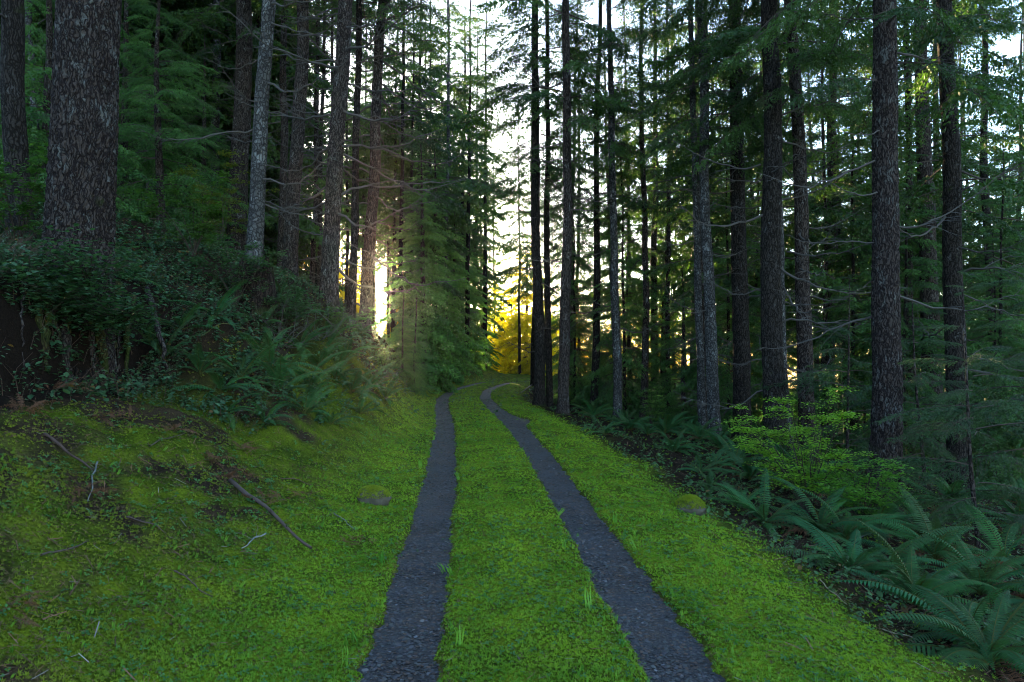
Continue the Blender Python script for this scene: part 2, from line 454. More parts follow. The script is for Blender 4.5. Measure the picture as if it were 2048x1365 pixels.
# ------------------------------------------------------------------ moss, clover, grass, litter
TUFT_V, TUFT_F = [], []
for k in range(5):
    a0 = k * 1.2566; c, s_ = math.cos(a0), math.sin(a0); q = len(TUFT_V)
    TUFT_V += [(-.22 * s_, .22 * c, -.15), (.22 * s_, -.22 * c, -.15), (.85 * c, .85 * s_, .55 + .2 * (k % 2))]
    TUFT_F.append((q, q + 1, q + 2))
TUFT = (np.array(TUFT_V, float), np.array(TUFT_F))
CLV_V, CLV_F = [], []
for k in range(3):
    a0 = k * 2.094; c, s_ = math.cos(a0), math.sin(a0); q = len(CLV_V)
    for (f_, l_, h_) in ((0, 0, .45), (.62, .38, .62), (1.05, 0, .5), (.62, -.38, .62)):
        CLV_V.append((f_ * c - l_ * s_, f_ * s_ + l_ * c, h_))
    CLV_F.append((q, q + 3, q + 2, q + 1))
CLOVER = (np.array(CLV_V, float), np.array(CLV_F))
BL_V, BL_F = [], []
for k in range(5):
    a0 = rng.uniform(0, 6.28); c, s_ = math.cos(a0), math.sin(a0); l = rng.uniform(.6, 1); b_ = rng.uniform(.15, .45); q = len(BL_V)
    w_ = .03; ox, oy = rng.uniform(-.12, .12, 2)
    BL_V += [(ox - w_ * s_, oy + w_ * c, -.05), (ox + w_ * s_, oy - w_ * c, -.05), (ox + b_ * .4 * c + w_ * s_, oy + b_ * .4 * s_ - w_ * c, l * .6), (ox + b_ * .4 * c - w_ * s_, oy + b_ * .4 * s_ + w_ * c, l * .6),
             (ox + b_ * c, oy + b_ * s_, l * .95)]
    BL_F += [(q, q + 1, q + 2, q + 3), (q + 3, q + 2, q + 4, q + 4)]
BLADES = (np.array(BL_V, float), np.array(BL_F))
NEEDLE = (np.array([(-1, -.05, 0), (1, -.05, .03), (1, .05, .05), (-1, .05, .02)], float), np.array([(0, 1, 2, 3)]))

def sample(n, y0=2.2, y1=48, pxl=-500, pxr=2500):
    y = np.exp(rng.uniform(math.log(y0), math.log(y1), n))
    x = (rng.uniform(pxl, pxr, n) - 1024) / 1365 * y
    return x, y
def slope_rot(x, y, M):
    e = .06
    gx = (zfun(x + e, y) - zfun(x - e, y)) / (2 * e); gy = (zfun(x, y + e) - zfun(x, y - e)) / (2 * e)
    gx = np.clip(gx, -1.2, 1.2); gy = np.clip(gy, -1.2, 1.2)
    nrm = np.stack([-gx, -gy, np.ones_like(gx)], 1); nrm /= np.linalg.norm(nrm, axis=1)[:, None]
    X = np.stack([np.ones_like(gx), 0 * gx, gx], 1); X /= np.linalg.norm(X, axis=1)[:, None]
    Yv = np.cross(nrm, X)
    return np.stack([X, Yv, nrm], 2) @ M

def cover(n, tmpl, size, color, keep, lift=0.0, tilt=.3, grow=.42, y1=48, y0=2.2):
    x, y = sample(n, y0, y1)
    u = ucoord(x, y); v = np.maximum(0, -u - 1.35); w = np.maximum(0, u - 1.7)
    k = rng.random(n) < keep(x, y, u, v, w)
    x, y, u, v, w = x[k], y[k], u[k], v[k], w[k]; n = len(x)
    z = zfun(x, y) + lift
    M = slope_rot(x, y, rotm(rng.uniform(0, 6.28, n), rng.uniform(-tilt, tilt, n), rng.uniform(-tilt, tilt, n)))
    S = size * rng.uniform(.6, 1.4, n) * np.maximum(1, y / 3.6) ** grow
    V, F = inst(tmpl[0], tmpl[1], np.stack([x, y, z], 1), M, S)
    C = color(x, y, u, v, w, n)
    return V, F, np.repeat(C, len(tmpl[0]), 0)

def in_rut(u, x, y): return rutm(u, x, y)
def patch(x, y, f, s): return .5 + .5 * np.clip(2.2 * fbm(x * f, y * f, s=s), -1, 1)

def k_moss(x, y, u, v, w):
    e_ = np.abs(np.abs(u) - .8)
    a = 1 - in_rut(u, x, y) * (1 - .03 - .42 * sstep(.10, .23, e_) * patch(x, y, 4.0, 68))
    a = a * (1 - .97 * sstep(.6, 2.0, v - shrub_edge(y))) * (1 - sstep(3.1, 3.5, v) * (1 - sstep(10, 12, y)))
    a = a * (1 - .45 * sstep(.1, .6, patch(x, y, 1.1, 61) * sstep(.5, 1.6, v)))
    a = a * (1 - .93 * sstep(.2, 1.2, w + .3 * fbm(x * 1.7, y * 1.7, s=66)))
    return a
def c_moss(x, y, u, v, w, n):
    t = np.clip(patch(x, y, 2.4, 62) * .45 + patch(x, y, .7, 60) * .25 + rng.uniform(-.05, .35, n), 0, 1)
    c = mix(np.array([.060, .145, .006]), np.array([.245, .310, .012]), t)
    vg = 1 - sstep(.2, 1.4, v); c = c * (1 - vg[:, None]) + c * vg[:, None] * np.array([.94, 1.12, 1.0])
    c = c * (1 - (1 - vg)[:, None] * np.array([.10, .24, .2]))
    dk = sstep(.2, .8, patch(x, y, .8, 63)) * sstep(.4, 1.5, v) * .55
    c = c * (1 - dk)[:, None] + dk[:, None] * np.array([.045, .035, .006])
    br = rng.random(n) < .04 + .30 * sstep(.3, 1.5, v) * patch(x, y, 2.0, 67); c[br] = np.array([.10, .065, .030]) * rng.uniform(.4, 1.3, (br.sum(), 1))
    return c
def c_clover(x, y, u, v, w, n):
    t = rng.random(n)
    c = mix(np.array([.026, .095, .022]), np.array([.070, .180, .045]), t)
    return c
def k_clover(x, y, u, v, w):
    a = k_moss(x, y, u, v, w) * (.15 + .85 * patch(x, y, 1.6, 64) ** 1.5)
    edge = np.exp(-((np.abs(np.abs(u) - .8) - .30) / .07) ** 2)
    return np.clip(a + .3 * edge * (in_rut(u, x, y) < .3), 0, 1)
def k_grass(x, y, u, v, w):
    return k_moss(x, y, u, v, w) * sstep(.45, .9, patch(x, y, 1.2, 65)) * (1 - .7 * sstep(.6, 1.5, v))
def c_grass(x, y, u, v, w, n):
    return mix(np.array([.05, .17, .015]), np.array([.16, .32, .03]), rng.random(n))

bag = Bag()
bag.add(*cover(380000, TUFT, .0150, c_moss, k_moss, .002, .45))
tag(link("moss", bag.mesh("moss", [M_COVER])), "bright yellow green moss carpeting the verges, the middle strip and the bank", "moss", kind="stuff")
bag = Bag()
bag.add(*cover(50000, CLOVER, .017, c_clover, k_clover, .006, .4))
bag.add(*cover(2500, CLOVER, .028, lambda *a: c_clover(*a) * .8, lambda x, y, u, v, w: k_clover(x, y, u, v, w) * sstep(.3, 2, v), .015, .4))
tag(link("clover", bag.mesh("clover", [M_COVER])), "small green three-lobed clover leaves sprinkled through the moss", "ground cover", kind="stuff")
bag = Bag()
bag.add(*cover(26000, BLADES, .045, c_grass, k_grass, 0, .25, .35))
bag.add(*cover(500, BLADES, .13, c_grass, lambda x, y, u, v, w: k_moss(x, y, u, v, w) * (np.abs(np.abs(u) - .8) < .42), 0, .2, .1, 14))
tag(link("grass", bag.mesh("grass", [M_COVER])), "thin green grass blades standing among the moss along the tracks", "grass", kind="stuff")
bag = Bag()
def c_lit(x, y, u, v, w, n): return np.where(rng.random((n, 1)) < .05, np.array([[.18, .15, .13]]), np.array([[.120, .060, .034]])) * rng.uniform(.5, 1.5, (n, 1))
def k_lit(x, y, u, v, w):
    e = np.abs(np.abs(u) - .8)
    a = .95 * np.exp(-((e - .21) / .07) ** 2) + .22 * (e < .2) * patch(x, y, 1.5, 69) + .6 * sstep(.3, 1.2, v) * patch(x, y, 1.1, 61) + .15 + .6 * sstep(.4, 1, w)
    return np.clip(a, 0, 1) * (1 - .8 * sstep(0, .6, v - shrub_edge(y)))
bag.add(*cover(90000, NEEDLE, .020, c_lit, k_lit, .012, .35))
bag.add(*cover(8000, NEEDLE, .045, c_lit, lambda x, y, u, v, w: k_lit(x, y, u, v, w) * (np.abs(u) > 1.3), .03, .4, .2))
tag(link("litter", bag.mesh("litter", [M_TWIG])), "brown fallen needles and bits of twig strewn over ground", "litter", kind="stuff")

# ------------------------------------------------------------------ undergrowth leaves
LEAF_V = np.array([(0, 0, 0), (.35, .30, .07), (.72, .26, .05), (1, 0, -.08), (.72, -.26, .05), (.35, -.30, .07), (.5, 0, 0)], float)
LEAF_F = np.array([(0, 6, 1, 1), (1, 6, 2, 2), (2, 6, 3, 3), (3, 6, 4, 4), (4, 6, 5, 5), (5, 6, 0, 0)])[:, :3]
def salal(name, label, n, kmask, hmax, size, c0, c1, y0=6, y1=45, pxl=-500, pxr=2500):
    bag = Bag()
    x, y = sample(n, y0, y1, pxl, pxr)
    u = ucoord(x, y); v = np.maximum(0, -u - 1.35); w = np.maximum(0, u - 1.7)
    k = rng.random(n) < kmask(x, y, u, v, w)
    x, y = x[k], y[k]; n = len(x)
    # sprigs: every sample is a sprig of 7 leaves along an arching stem
    h = hmax * (.25 + .75 * rng.random(n)) * (.55 + .45 * patch(x, y, .9, 71))
    yaw = rng.uniform(0, 6.28, n) 
    # sprigs lean out towards the open lane
    dx = np.cos(yaw) * .6 + .55; dy = np.sin(yaw) * .6 - .35
    z0 = zfun(x, y)
    m_ = 8; pf = rng.uniform(.5, 1.45, n)
    for j in range(m_):
        t = (j + .6) / m_
        px_ = x + dx * h * .55 * t ** 1.3; py_ = y + dy * h * .55 * t ** 1.3; pz_ = z0 + h * (t - .25 * t * t)
        ly = np.arctan2(dy, dx) + (1 if j % 2 else -1) * rng.uniform(.6, 1.4, n)
        S = pf * size * rng.uniform(.6, 1.3, n) * np.maximum(1, y / 9) ** .4
        V, F = inst(LEAF_V, LEAF_F, np.stack([px_, py_, pz_], 1), rotm(ly, rng.uniform(-.7, .35, n), rng.uniform(-.6, .6, n)), S)
        C = mix(np.array(c0), np.array(c1), rng.random(n))
        old = rng.random(n) < .03; C[old] = np.array([.12, .07, .02])
        bag.add(V, F, np.repeat(C, len(LEAF_V), 0))
    # stems
    TV, TF = tube(np.array([(0, 0, 0), (.12, 0, .5), (.55, 0, .95)]), np.array([.012, .009, .004]), 3)
    V, F = inst(TV, TF, np.stack([x, y, z0], 1), rotm(np.arctan2(dy, dx), 0 * x, 0 * x), h)
    bag.add(V, F, np.array([.06, .035, .025]), 1)
    return tag(link(name, bag.mesh(name, [M_SALAL, M_TWIG])), label, "undergrowth", kind="stuff")

salal("undergrowth", "dense dark glossy-leaved undergrowth covering the upper bank beside the lane", 30000,
      lambda x, y, u, v, w: sstep(-.3, 1.3, v - shrub_edge(y) + 1.1 * fbm(x * .9, y * .9, s=72)) * sstep(-.9, -.3, v - shrub_edge(y)) * (1 - .8 * (v < 3.2) * (patch(x, y, 1.3, 75) < .3)) * (1 - .8 * sstep(9, 14, v)) * (1 - .9 * (patch(x, y, .7, 73) < .12)) * (1 - .35 * (y < 10.5) * (v > 3.45) * (v < 3.95)),
      .42, .058, (.016, .050, .020), (.055, .120, .050), 5.5, 42, -200, 1100)
salal("undergrowth", "low leafy undergrowth between the right-hand ferns and the forest", 7500,
      lambda x, y, u, v, w: sstep(.4, 1.2, w) * (1 - sstep(10, 22, w)) * (.25 + .75 * patch(x, y, .6, 74)),
      .28, .045, (.022, .060, .018), (.06, .13, .035), 4.5, 42, 1000, 2300)

# ------------------------------------------------------------------ ferns
def frond_mesh(seed, dead=False):
    r = np.random.default_rng(seed)
    n = 38
    t = np.linspace(0, 1, n); hue = np.array([r.uniform(.8, 1.5), r.uniform(.8, 1.2), r.uniform(.7, 1.0)])
    a0 = r.uniform(.8, 1.35); a1 = r.uniform(-.9, -.05)
    ang = a0 + (a1 - a0) * t ** .9
    if dead: ang = .5 - 1.0 * t
    ds = 1 / (n - 1)
    X = np.concatenate([[0], np.cumsum(np.cos(ang[:-1]) * ds)]); Z = np.concatenate([[0], np.cumsum(np.sin(ang[:-1]) * ds)])
    side = .06 * r.uniform(-1, 1) * t ** 2
    P_ = np.stack([X, side, Z], 1)
    bag = Bag()
    V, F = tube(P_[::4], .0075 * (1.15 - t[::4]), 3); bag.add(V, F, np.array([.07, .075, .02]) if not dead else np.array([.10, .05, .03]))
    prof = np.interp(t, [0, .10, .16, .35, .75, 1], [0, 0, .45, 1, .62, .04]) * .125
    for sgn in (1, -1):
        for j in range(3, n):
            l = prof[j] * r.uniform(.88, 1.08)
            if l < .004: continue
            T = np.array([math.cos(ang[j]), 0, math.sin(ang[j])]); Nn = np.array([-T[2], 0, T[0]])
            out = np.array([0, sgn, 0]) * .95 + T * .28 - Nn * (.25 if not dead else r.uniform(-.8, .8)); out /= np.linalg.norm(out)
            w_ = .0125
            p = P_[j]
            q = [p - T * w_ * .6, p + T * w_ * .8, p + out * l * .55 + T * w_ * .9, p + out * l * .55 - T * w_ * .5, p + out * l - Nn * l * .22]
            g = r.uniform(.85, 1.15)
            c = (np.array([.024, .085, .034]) * hue if not dead else np.array([.13, .06, .035])) * g
            bag.add(np.array(q), np.array([(0, 1, 2, 3)]), c); bag.add(np.array(q)[[3, 2, 4]], np.array([(0, 1, 2)]), c * 1.08)
    return bag.mesh("dead_frond" if dead else "frond", [M_FERN])
FRONDS = [frond_mesh(100 + k) for k in range(10)]
DEADF = [frond_mesh(200 + k, True) for k in range(3)]

ORD = "first second third fourth fifth sixth seventh eighth ninth tenth eleventh twelfth thirteenth fourteenth fifteenth sixteenth seventeenth eighteenth nineteenth twentieth".split()
def ordinal(k):
    if k < 20: return ORD[k]
    if k < 29: return "twenty-" + ORD[k - 20]
    if k == 29: return "thirtieth"
    if k < 39: return "thirty-" + ORD[k - 30]
    if k == 39: return "fortieth"
    return "forty-" + ORD[k - 40]

def fern(p, size, label, n=12, group=None, dirn=None, spread=math.pi, dead=2):
    root = empty("sword_fern", (p.x, p.y, p.z - .02)); tag(root, label, "fern", group)
    for k in range(n):
        me = FRONDS[random.randrange(10)]
        a = (k / n * 2 - 1) * spread + random.uniform(-.25, .25) + (dirn if dirn is not None else random.uniform(0, 6.28) * 0)
        o = link("frond", me, root)
        o.rotation_euler = (random.uniform(-.25, .25), random.uniform(-.55, .50), a)
        s_ = size * random.uniform(.5, 1.2); o.scale = (s_, s_, s_ * random.uniform(.85, 1.1))
    for k in range(dead):
        o = link("dead_frond", DEADF[k % 3], root); o.rotation_euler = (random.uniform(-.5, .5), random.uniform(-.1, .25), random.uniform(0, 6.28)); s_ = size * random.uniform(.5, .9); o.scale = (s_,) * 3
        o["label"] = "withered brown frond"
    return root

# right verge ferns: (px, py of the root, frond length)
rf = [(1940, 1290, .75), (2090, 1235, .8), (2010, 1130, .85), (1870, 1120, .85), (1700, 1150, .72), (1760, 1060, .8), (1640, 1070, .75), (1530, 1050, .62),
      (1900, 1020, .9), (1600, 990, .85), (1690, 985, .8), (1500, 960, .7), (1560, 930, .8), (1430, 935, .55), (1440, 900, .75), (1340, 900, .55), (1370, 870, .8),
      (1295, 872, .6), (1310, 850, .85), (1250, 850, .7), (1240, 828, .95), (1190, 832, .75), (1165, 812, .8), (1290, 820, .9), (1110, 800, .6), (1800, 960, .8), (2040, 1010, .9),
      (1140, 806, .8), (1185, 838, .8), (1215, 815, 1.0), (1262, 860, .8), (1330, 868, .9), (1350, 905, .7), (1400, 880, .9), (1470, 930, .8), (1300, 838, 1.0), (1420, 985, .45), (1480, 1020, .5), (1080, 785, .6),
      (1830, 1210, .7), (1980, 1330, .8), (2040, 1060, .9), (1780, 1150, .75), (1960, 1190, .8), (1840, 1070, .85), (1690, 1080, .7), (1400, 950, .5), (1210, 870, .5), (1360, 840, .8), (1270, 800, .9)]
P_ = sorted([(hit(a, b), s_) for a, b, s_ in rf], key=lambda t: t[0].y)
for k, (p, s_) in enumerate(P_):
    fern(p, s_ * 1.15, f"{ordinal(k)} dark green sword fern along the right verge counting from the nearest", 22 if s_ > .6 else 14, "sword ferns along the right verge", dead=6 if p.y < 9 else 2)
lf = [(560, 790, .75), (480, 760, .7), (700, 790, .8), (640, 740, .8), (330, 720, .6), (300, 690, .55), (420, 505, .7), (380, 480, .6), (520, 660, .6), (590, 640, .75), (760, 740, .8),
      (690, 720, .7), (780, 700, .7), (810, 760, .5), (850, 745, .6), (940, 748, .8), (905, 752, .7), (440, 790, .65), (600, 700, .7), (860, 770, .5), (250, 560, .5), (720, 670, .6), (820, 730, .7), (450, 830, .5), (530, 850, .5), (610, 830, .6), (660, 850, .5), (720, 830, .6), (770, 800, .6), (540, 740, .8), (620, 780, .8), (670, 760, .8), (740, 780, .7), (400, 750, .6), (360, 660, .6), (430, 640, .7), (660, 690, .7), (560, 600, .7)]
P_ = sorted([(hit(a, b), s_) for a, b, s_ in lf], key=lambda t: t[0].y)
for k, (p, s_) in enumerate(P_):
    fern(p, s_ * 1.22, f"{ordinal(k)} sword fern drooping down the left bank counting from the nearest", 11, "sword ferns on the left bank", dirn=-.5, spread=2.0, dead=0)

# rust brown dead bracken lying on the left bank
for k, (a, b, s_, lab) in enumerate([(470, 965, .34, "rust brown dead fern heap at the top end of the fallen pole"), (540, 1010, .30, "rust brown dead fern patch halfway down the fallen pole"),
                                     (55, 830, .40, "brown dead fern against the far edge below the dark root hollow"), (235, 845, .34, "rust brown dead fern below the rotten stump"),
                                     (725, 1095, .22, "small brown dead fern below the mossy stone near the left track"), (30, 1240, .3, "brown dead fern in the lower corner of the left bank"), (430, 930, .34, "rust brown dead fern just uphill of the pole's top end"), (500, 905, .28, "small rust brown dead fern above the pole among the clover"),
      (150, 1000, .3, "brown dead fern beside the upright crooked stick"), (600, 1000, .22, "thin brown dead fern between the pole and the mossy stone"), (330, 870, .3, "brown dead fern tangled in the moss below the drooping ferns"), (110, 790, .34, "brown dead fern at the foot of the root hollow")]):
    p = hit(a, b); root = empty("dead_fern", p); tag(root, lab, "dead fern", "dead ferns on the left bank")
    for j in range(16):
        o = link("frond", DEADF[j % 3], root); o.rotation_euler = (random.uniform(-.8, .8), random.uniform(-.6, .4), random.uniform(0, 6.28)); q = s_ * random.uniform(.4, .8); o.scale = (q, q, q)
        o.location = (random.uniform(-.15, .15), random.uniform(-.15, .15), .04)

# ------------------------------------------------------------------ conifer foliage
def spray(seed, nsec=26, step=.014, leaf=.030, wid=.0056, droop=.30):
    """one live branch of unit length along +x, as needle twigs plus its own wood"""
    r = np.random.default_rng(seed)
    P0, A, T0, S0, RL = [], [], [], [], []
    def axis_z(t): return .10 * t - droop * t ** 2.2
    secs = []
    for t in np.linspace(.18, 1, nsec):
        for sg in (1, -1):
            if r.random() < .12: continue
            l = (.40 * (1 - t) ** .65 + .05) * r.uniform(.65, 1.15) * (min(1, .35 + t * 2.2))
            a = sg * r.uniform(.75, 1.1)
            secs.append((t, l, a))
    secs.append((.97, .1, 0))
    for (t, l, a) in secs:
        n = max(3, int(l / step))
        q = np.linspace(.12, 1, n)
        x = t + q * l * math.cos(a); y = q * l * math.sin(a); hang = r.uniform(.1, .75); z = axis_z(t) - (q * l) ** 1.4 * (.5 + hang) + r.uniform(-.02, .02)
        for sg in (1, -1):
            P0.append(np.stack([x, y, z + r.normal(0, .006, n)], 1)); A.append(a + sg * r.uniform(.5, 1.1, n)); T0.append(r.uniform(-1.2, .3, n)); RL.append(r.uniform(-1.5, 1.5, n))
            S0.append(leaf * (1.15 - .55 * q) * r.uniform(.7, 1.3, n))
    P0 = np.concatenate(P0); A = np.concatenate(A); T0 = np.concatenate(T0); S0 = np.concatenate(S0); RL = np.concatenate(RL)
    TV = np.array([(0, 0, 0), (.45, wid / leaf, 0), (1, 0, 0), (.45, -wid / leaf, 0)]); TF = np.array([(0, 1, 2, 3)])
    V, F = inst(TV, TF, P0, rotm(A, T0, RL), S0)
    W = []
    tt = np.linspace(0, 1, 7); W.append(tube(np.stack([tt, 0 * tt, axis_z(tt)], 1), .0075 * (1.1 - tt), 3))
    for (t, l, a) in secs[::2]:
        q = np.array([0, .5, 1.0]); W.append(tube(np.stack([t + q * l * math.cos(a), q * l * math.sin(a), axis_z(t) - (q * l) ** 1.6 * .7], 1), np.array([.0022, .0018, .0008]), 3))
    return (V, F), W
SPR = [spray(k) for k in range(5)]
SPR_LO = [spray(k + 20, 20, .021, .046, .0105) for k in range(4)]

SPR_FAR = [spray(k + 40, 16, .040, .075, .024) for k in range(4)]

def crown(name, seed, H, nb, lmax, prof, lo=False, c0=(.016, .046, .012), c1=(.048, .105, .020), elev=(.15, -.25), r0=.12, gap=0.0, mats=None):
    r = np.random.default_rng(seed); bag = Bag(); S = {0: SPR, 1: SPR_LO, 2: SPR_FAR}[int(lo)]
    c0 = np.array(c0); c1 = np.array(c1)
    hs = np.sort(r.random(nb)); az = np.arange(nb) * 2.39996 + r.uniform(-.5, .5, nb)
    # branches come in loose storeys with air between them
    hs = hs + .5 * .03 * np.sin(hs * 2 * np.pi * nb / 5)
    for k in range(nb):
        h = min(max(hs[k], 0), 1)
        L_ = lmax * np.interp(h, [p[0] for p in prof], [p[1] for p in prof]) * r.uniform(.6, 1.12)
        if L_ < .15: continue
        (V, F), W = S[r.integers(len(S))]
        el = elev[1] + (elev[0] - elev[1]) * h + r.uniform(-.15, .15)
        M = rotm(np.array([az[k]]), np.array([el]), np.array([r.uniform(-.25, .25)]))[0]
        O = np.array([math.cos(az[k]) * r0 * (1 - h), math.sin(az[k]) * r0 * (1 - h), h * H])
        sc = np.array([L_, L_ * r.uniform(.75, 1.0), L_ * r.uniform(.8, 1.2)])
        t = r.random(); base = c0 * (1 - t) + c1 * t
        nV = len(V); cc = base * (.8 + .4 * np.repeat(r.random(nV // 4), 4)[:, None])
        bag.add((V * sc) @ M.T + O, F, cc, 0)
        for (VW, FW) in W: bag.add((VW * sc) @ M.T + O, FW, np.array([.05, .036, .028]), 1)
    return bag.mesh(name, mats or [M_FOL, M_TWIG])

PT = [(0, .75), (.15, 1), (.5, .8), (1, .08)]
PY = [(0, .95), (.2, 1), (.6, .62), (1, .05)]
CT = [crown("crown", 300 + k, 16, 48, 3.3, PT, lo=(k > 1), r0=.2) for k in range(4)]            # high crown, 16 m long
CS = [crown("crown", 320 + k, 20, 42, 3.0, [(0, .8), (.5, 1), (1, .3)], lo=True, r0=.15) for k in range(3)]   # loose, long crown
CY = [crown("crown", 340 + k, 7, 96, 2.0, PY, lo=(k > 1), c0=(.030, .090, .020), c1=(.065, .16, .032), r0=.05) for k in range(4)]  # young tree clothed to the ground
CSAP = [crown("crown", 360 + k, 3.6, 34, 1.35, [(0, .85), (.4, 1), (1, .1)], c0=(.018, .05, .02), c1=(.04, .085, .03), elev=(.25, -.05), r0=.03) for k in range(3)]
CH = [crown("crown", 350 + k, 13, 170, 2.3, PY, lo=True, c0=(.026, .078, .020), c1=(.060, .150, .032), r0=.08, elev=(.2, -.3)) for k in range(3)]  # slim 13 m tree clothed to the ground
CD = [crown("crown", 356 + k, 13, 230, 2.5, PY, lo=2, c0=(.035, .110, .022), c1=(.085, .220, .040), r0=.08, elev=(.15, -.35)) for k in range(3)]  # dense green skirted tree
CF = [crown("crown", 395 + k, 18, 76, 3.3, PT, lo=2, r0=.2, c0=(.018, .050, .014), c1=(.045, .100, .020)) for k in range(3)]
GOLD = [crown("crown", 380 + k, 9, 170, 2.6, PY, lo=2, c0=(.42, .38, .010), c1=(.58, .52, .014), r0=.05, mats=[M_GOLD, M_TWIG]) for k in range(2)]  # sunlit gold is painted into these needle colours

# ------------------------------------------------------------------ dead lower branches
def dead_branch(seed):
    r = np.random.default_rng(seed); bag = Bag()
    n = 14; t = np.linspace(0, 1, n)
    up = r.uniform(-.05, .35); sag = r.uniform(.25, .55)
    y = r.uniform(-.15, .15) * t ** 2 + .022 * r.standard_normal(n).cumsum() * .6
    z = up * t - sag * np.sin(t * np.pi) * .35 + r.uniform(-.1, .25) * t ** 2 + .014 * r.standard_normal(n).cumsum()
    P0 = np.stack([t, y, z], 1); P0[0] = 0
    col = np.array([.060, .052, .047])
    V, F = tube(P0, .0088 * (1.08 - t) + .0012, 5); bag.add(V, F, col)
    for k in range(r.integers(9, 15)):
        i0 = r.integers(2, n - 1); a = r.choice([-1, 1]) * r.uniform(.4, 1.1); l = r.uniform(.12, .42) * (1.15 - t[i0])
        q = np.linspace(0, 1, 6)
        Q = P0[i0] + np.stack([q * l * math.cos(a), q * l * math.sin(a), q * l * r.uniform(-.3, .4) - .25 * l * q ** 2], 1)
        V, F = tube(Q, .0045 * (1.1 - q), 3); bag.add(V, F, col * .9)
        for kk in range(2):
            j = r.integers(2, 5); b2 = a + r.choice([-1, 1]) * r.uniform(.4, .9); l2 = l * .45
            Q2 = Q[j] + np.stack([q * l2 * math.cos(b2), q * l2 * math.sin(b2), -q * l2 * r.uniform(-.2, .5)], 1)
            V, F = tube(Q2, .0022 * (1.1 - q), 3); bag.add(V, F, col * .8)
    return bag.mesh("dead_branch", [M_TWIG])
DEADB = [dead_branch(400 + k) for k in range(8)]

# ------------------------------------------------------------------ trunks
def trunk_mesh(r0, H, seed, mat, na=40, nz=160, rough=.02, flare=.45, bend=0.0, zmax=None, plates=False):
    r = np.random.default_rng(seed)
    z = np.linspace(0, 1, nz) ** 1.15 * H
    a = np.linspace(0, 2 * np.pi, na, endpoint=False)
    A, Z = np.meshgrid(a, z)
    rad = r0 * np.clip(1 - Z / (H * 1.08), .03, 1) ** .8 * (1 + flare * np.exp(-Z / (r0 * 1.8)) * (1 + .35 * np.sin(A * 5 + seed)))
    ox = r.uniform(0, 50)
    cx_, sx_ = np.cos(A) * r0, np.sin(A) * r0
    f = 1 / max(r0, .1)
    if plates:
        dx_ = .10 * fbm(cx_ * 5 + ox, sx_ * 5, Z * 5, 2, seed + 2); dz_ = .14 * fbm(cx_ * 6, sx_ * 6 + ox, Z * 4, 2, seed + 4)
        w1 = worley((cx_ + dx_) * 17 + ox, (sx_ + dx_) * 17, (Z + dz_) * 5.2, seed)
        w2 = worley((cx_ + dx_) * 30 + ox, (sx_ + dx_) * 30, (Z + dz_) * 14, seed + 11)
        n2 = fbm(cx_ * 40 + ox, sx_ * 40, Z * 25, 2, seed + 3)
        disp = rough * (np.clip(w1 * 3, 0, 1) + .35 * np.clip(w2 * 3, 0, 1) + .25 * n2 - 1)
    else:
        disp = rough * (fbm(cx_ * 14 + ox, sx_ * 14, Z * 2.2, 3, seed) - .8 * np.clip(1 - np.abs(fbm(cx_ * 18, sx_ * 18 + ox, Z * 1.6, 2, seed + 5)) * 3, 0, 1))
    lump = r0 * .06 * fbm(cx_ * 3 + ox, sx_ * 3, Z * 1.3, 2, seed + 9)
    rad = rad + (disp + lump) * np.clip(1 - Z / H, .1, 1)
    bx = bend * np.sin(Z / H * np.pi * 1.5) + .18 * fbm(Z * .16 + ox, Z * 0 + 3.3, s=seed)
    by = .18 * fbm(Z * .16 + ox, Z * 0 + 9.3, s=seed + 1)
    bx -= bx[0:1]; by -= by[0:1]
    V = np.stack([np.cos(A) * rad + bx, np.sin(A) * rad + by, Z], -1).reshape(-1, 3)
    i = np.arange(nz - 1)[:, None] * na; j = np.arange(na)[None]; j2 = (j + 1) % na
    F = np.stack([i + j, i + j2, i + na + j2, i + na + j], -1).reshape(-1, 4)
    return mesh("trunk", V, [F], None, [mat], smooth=True)

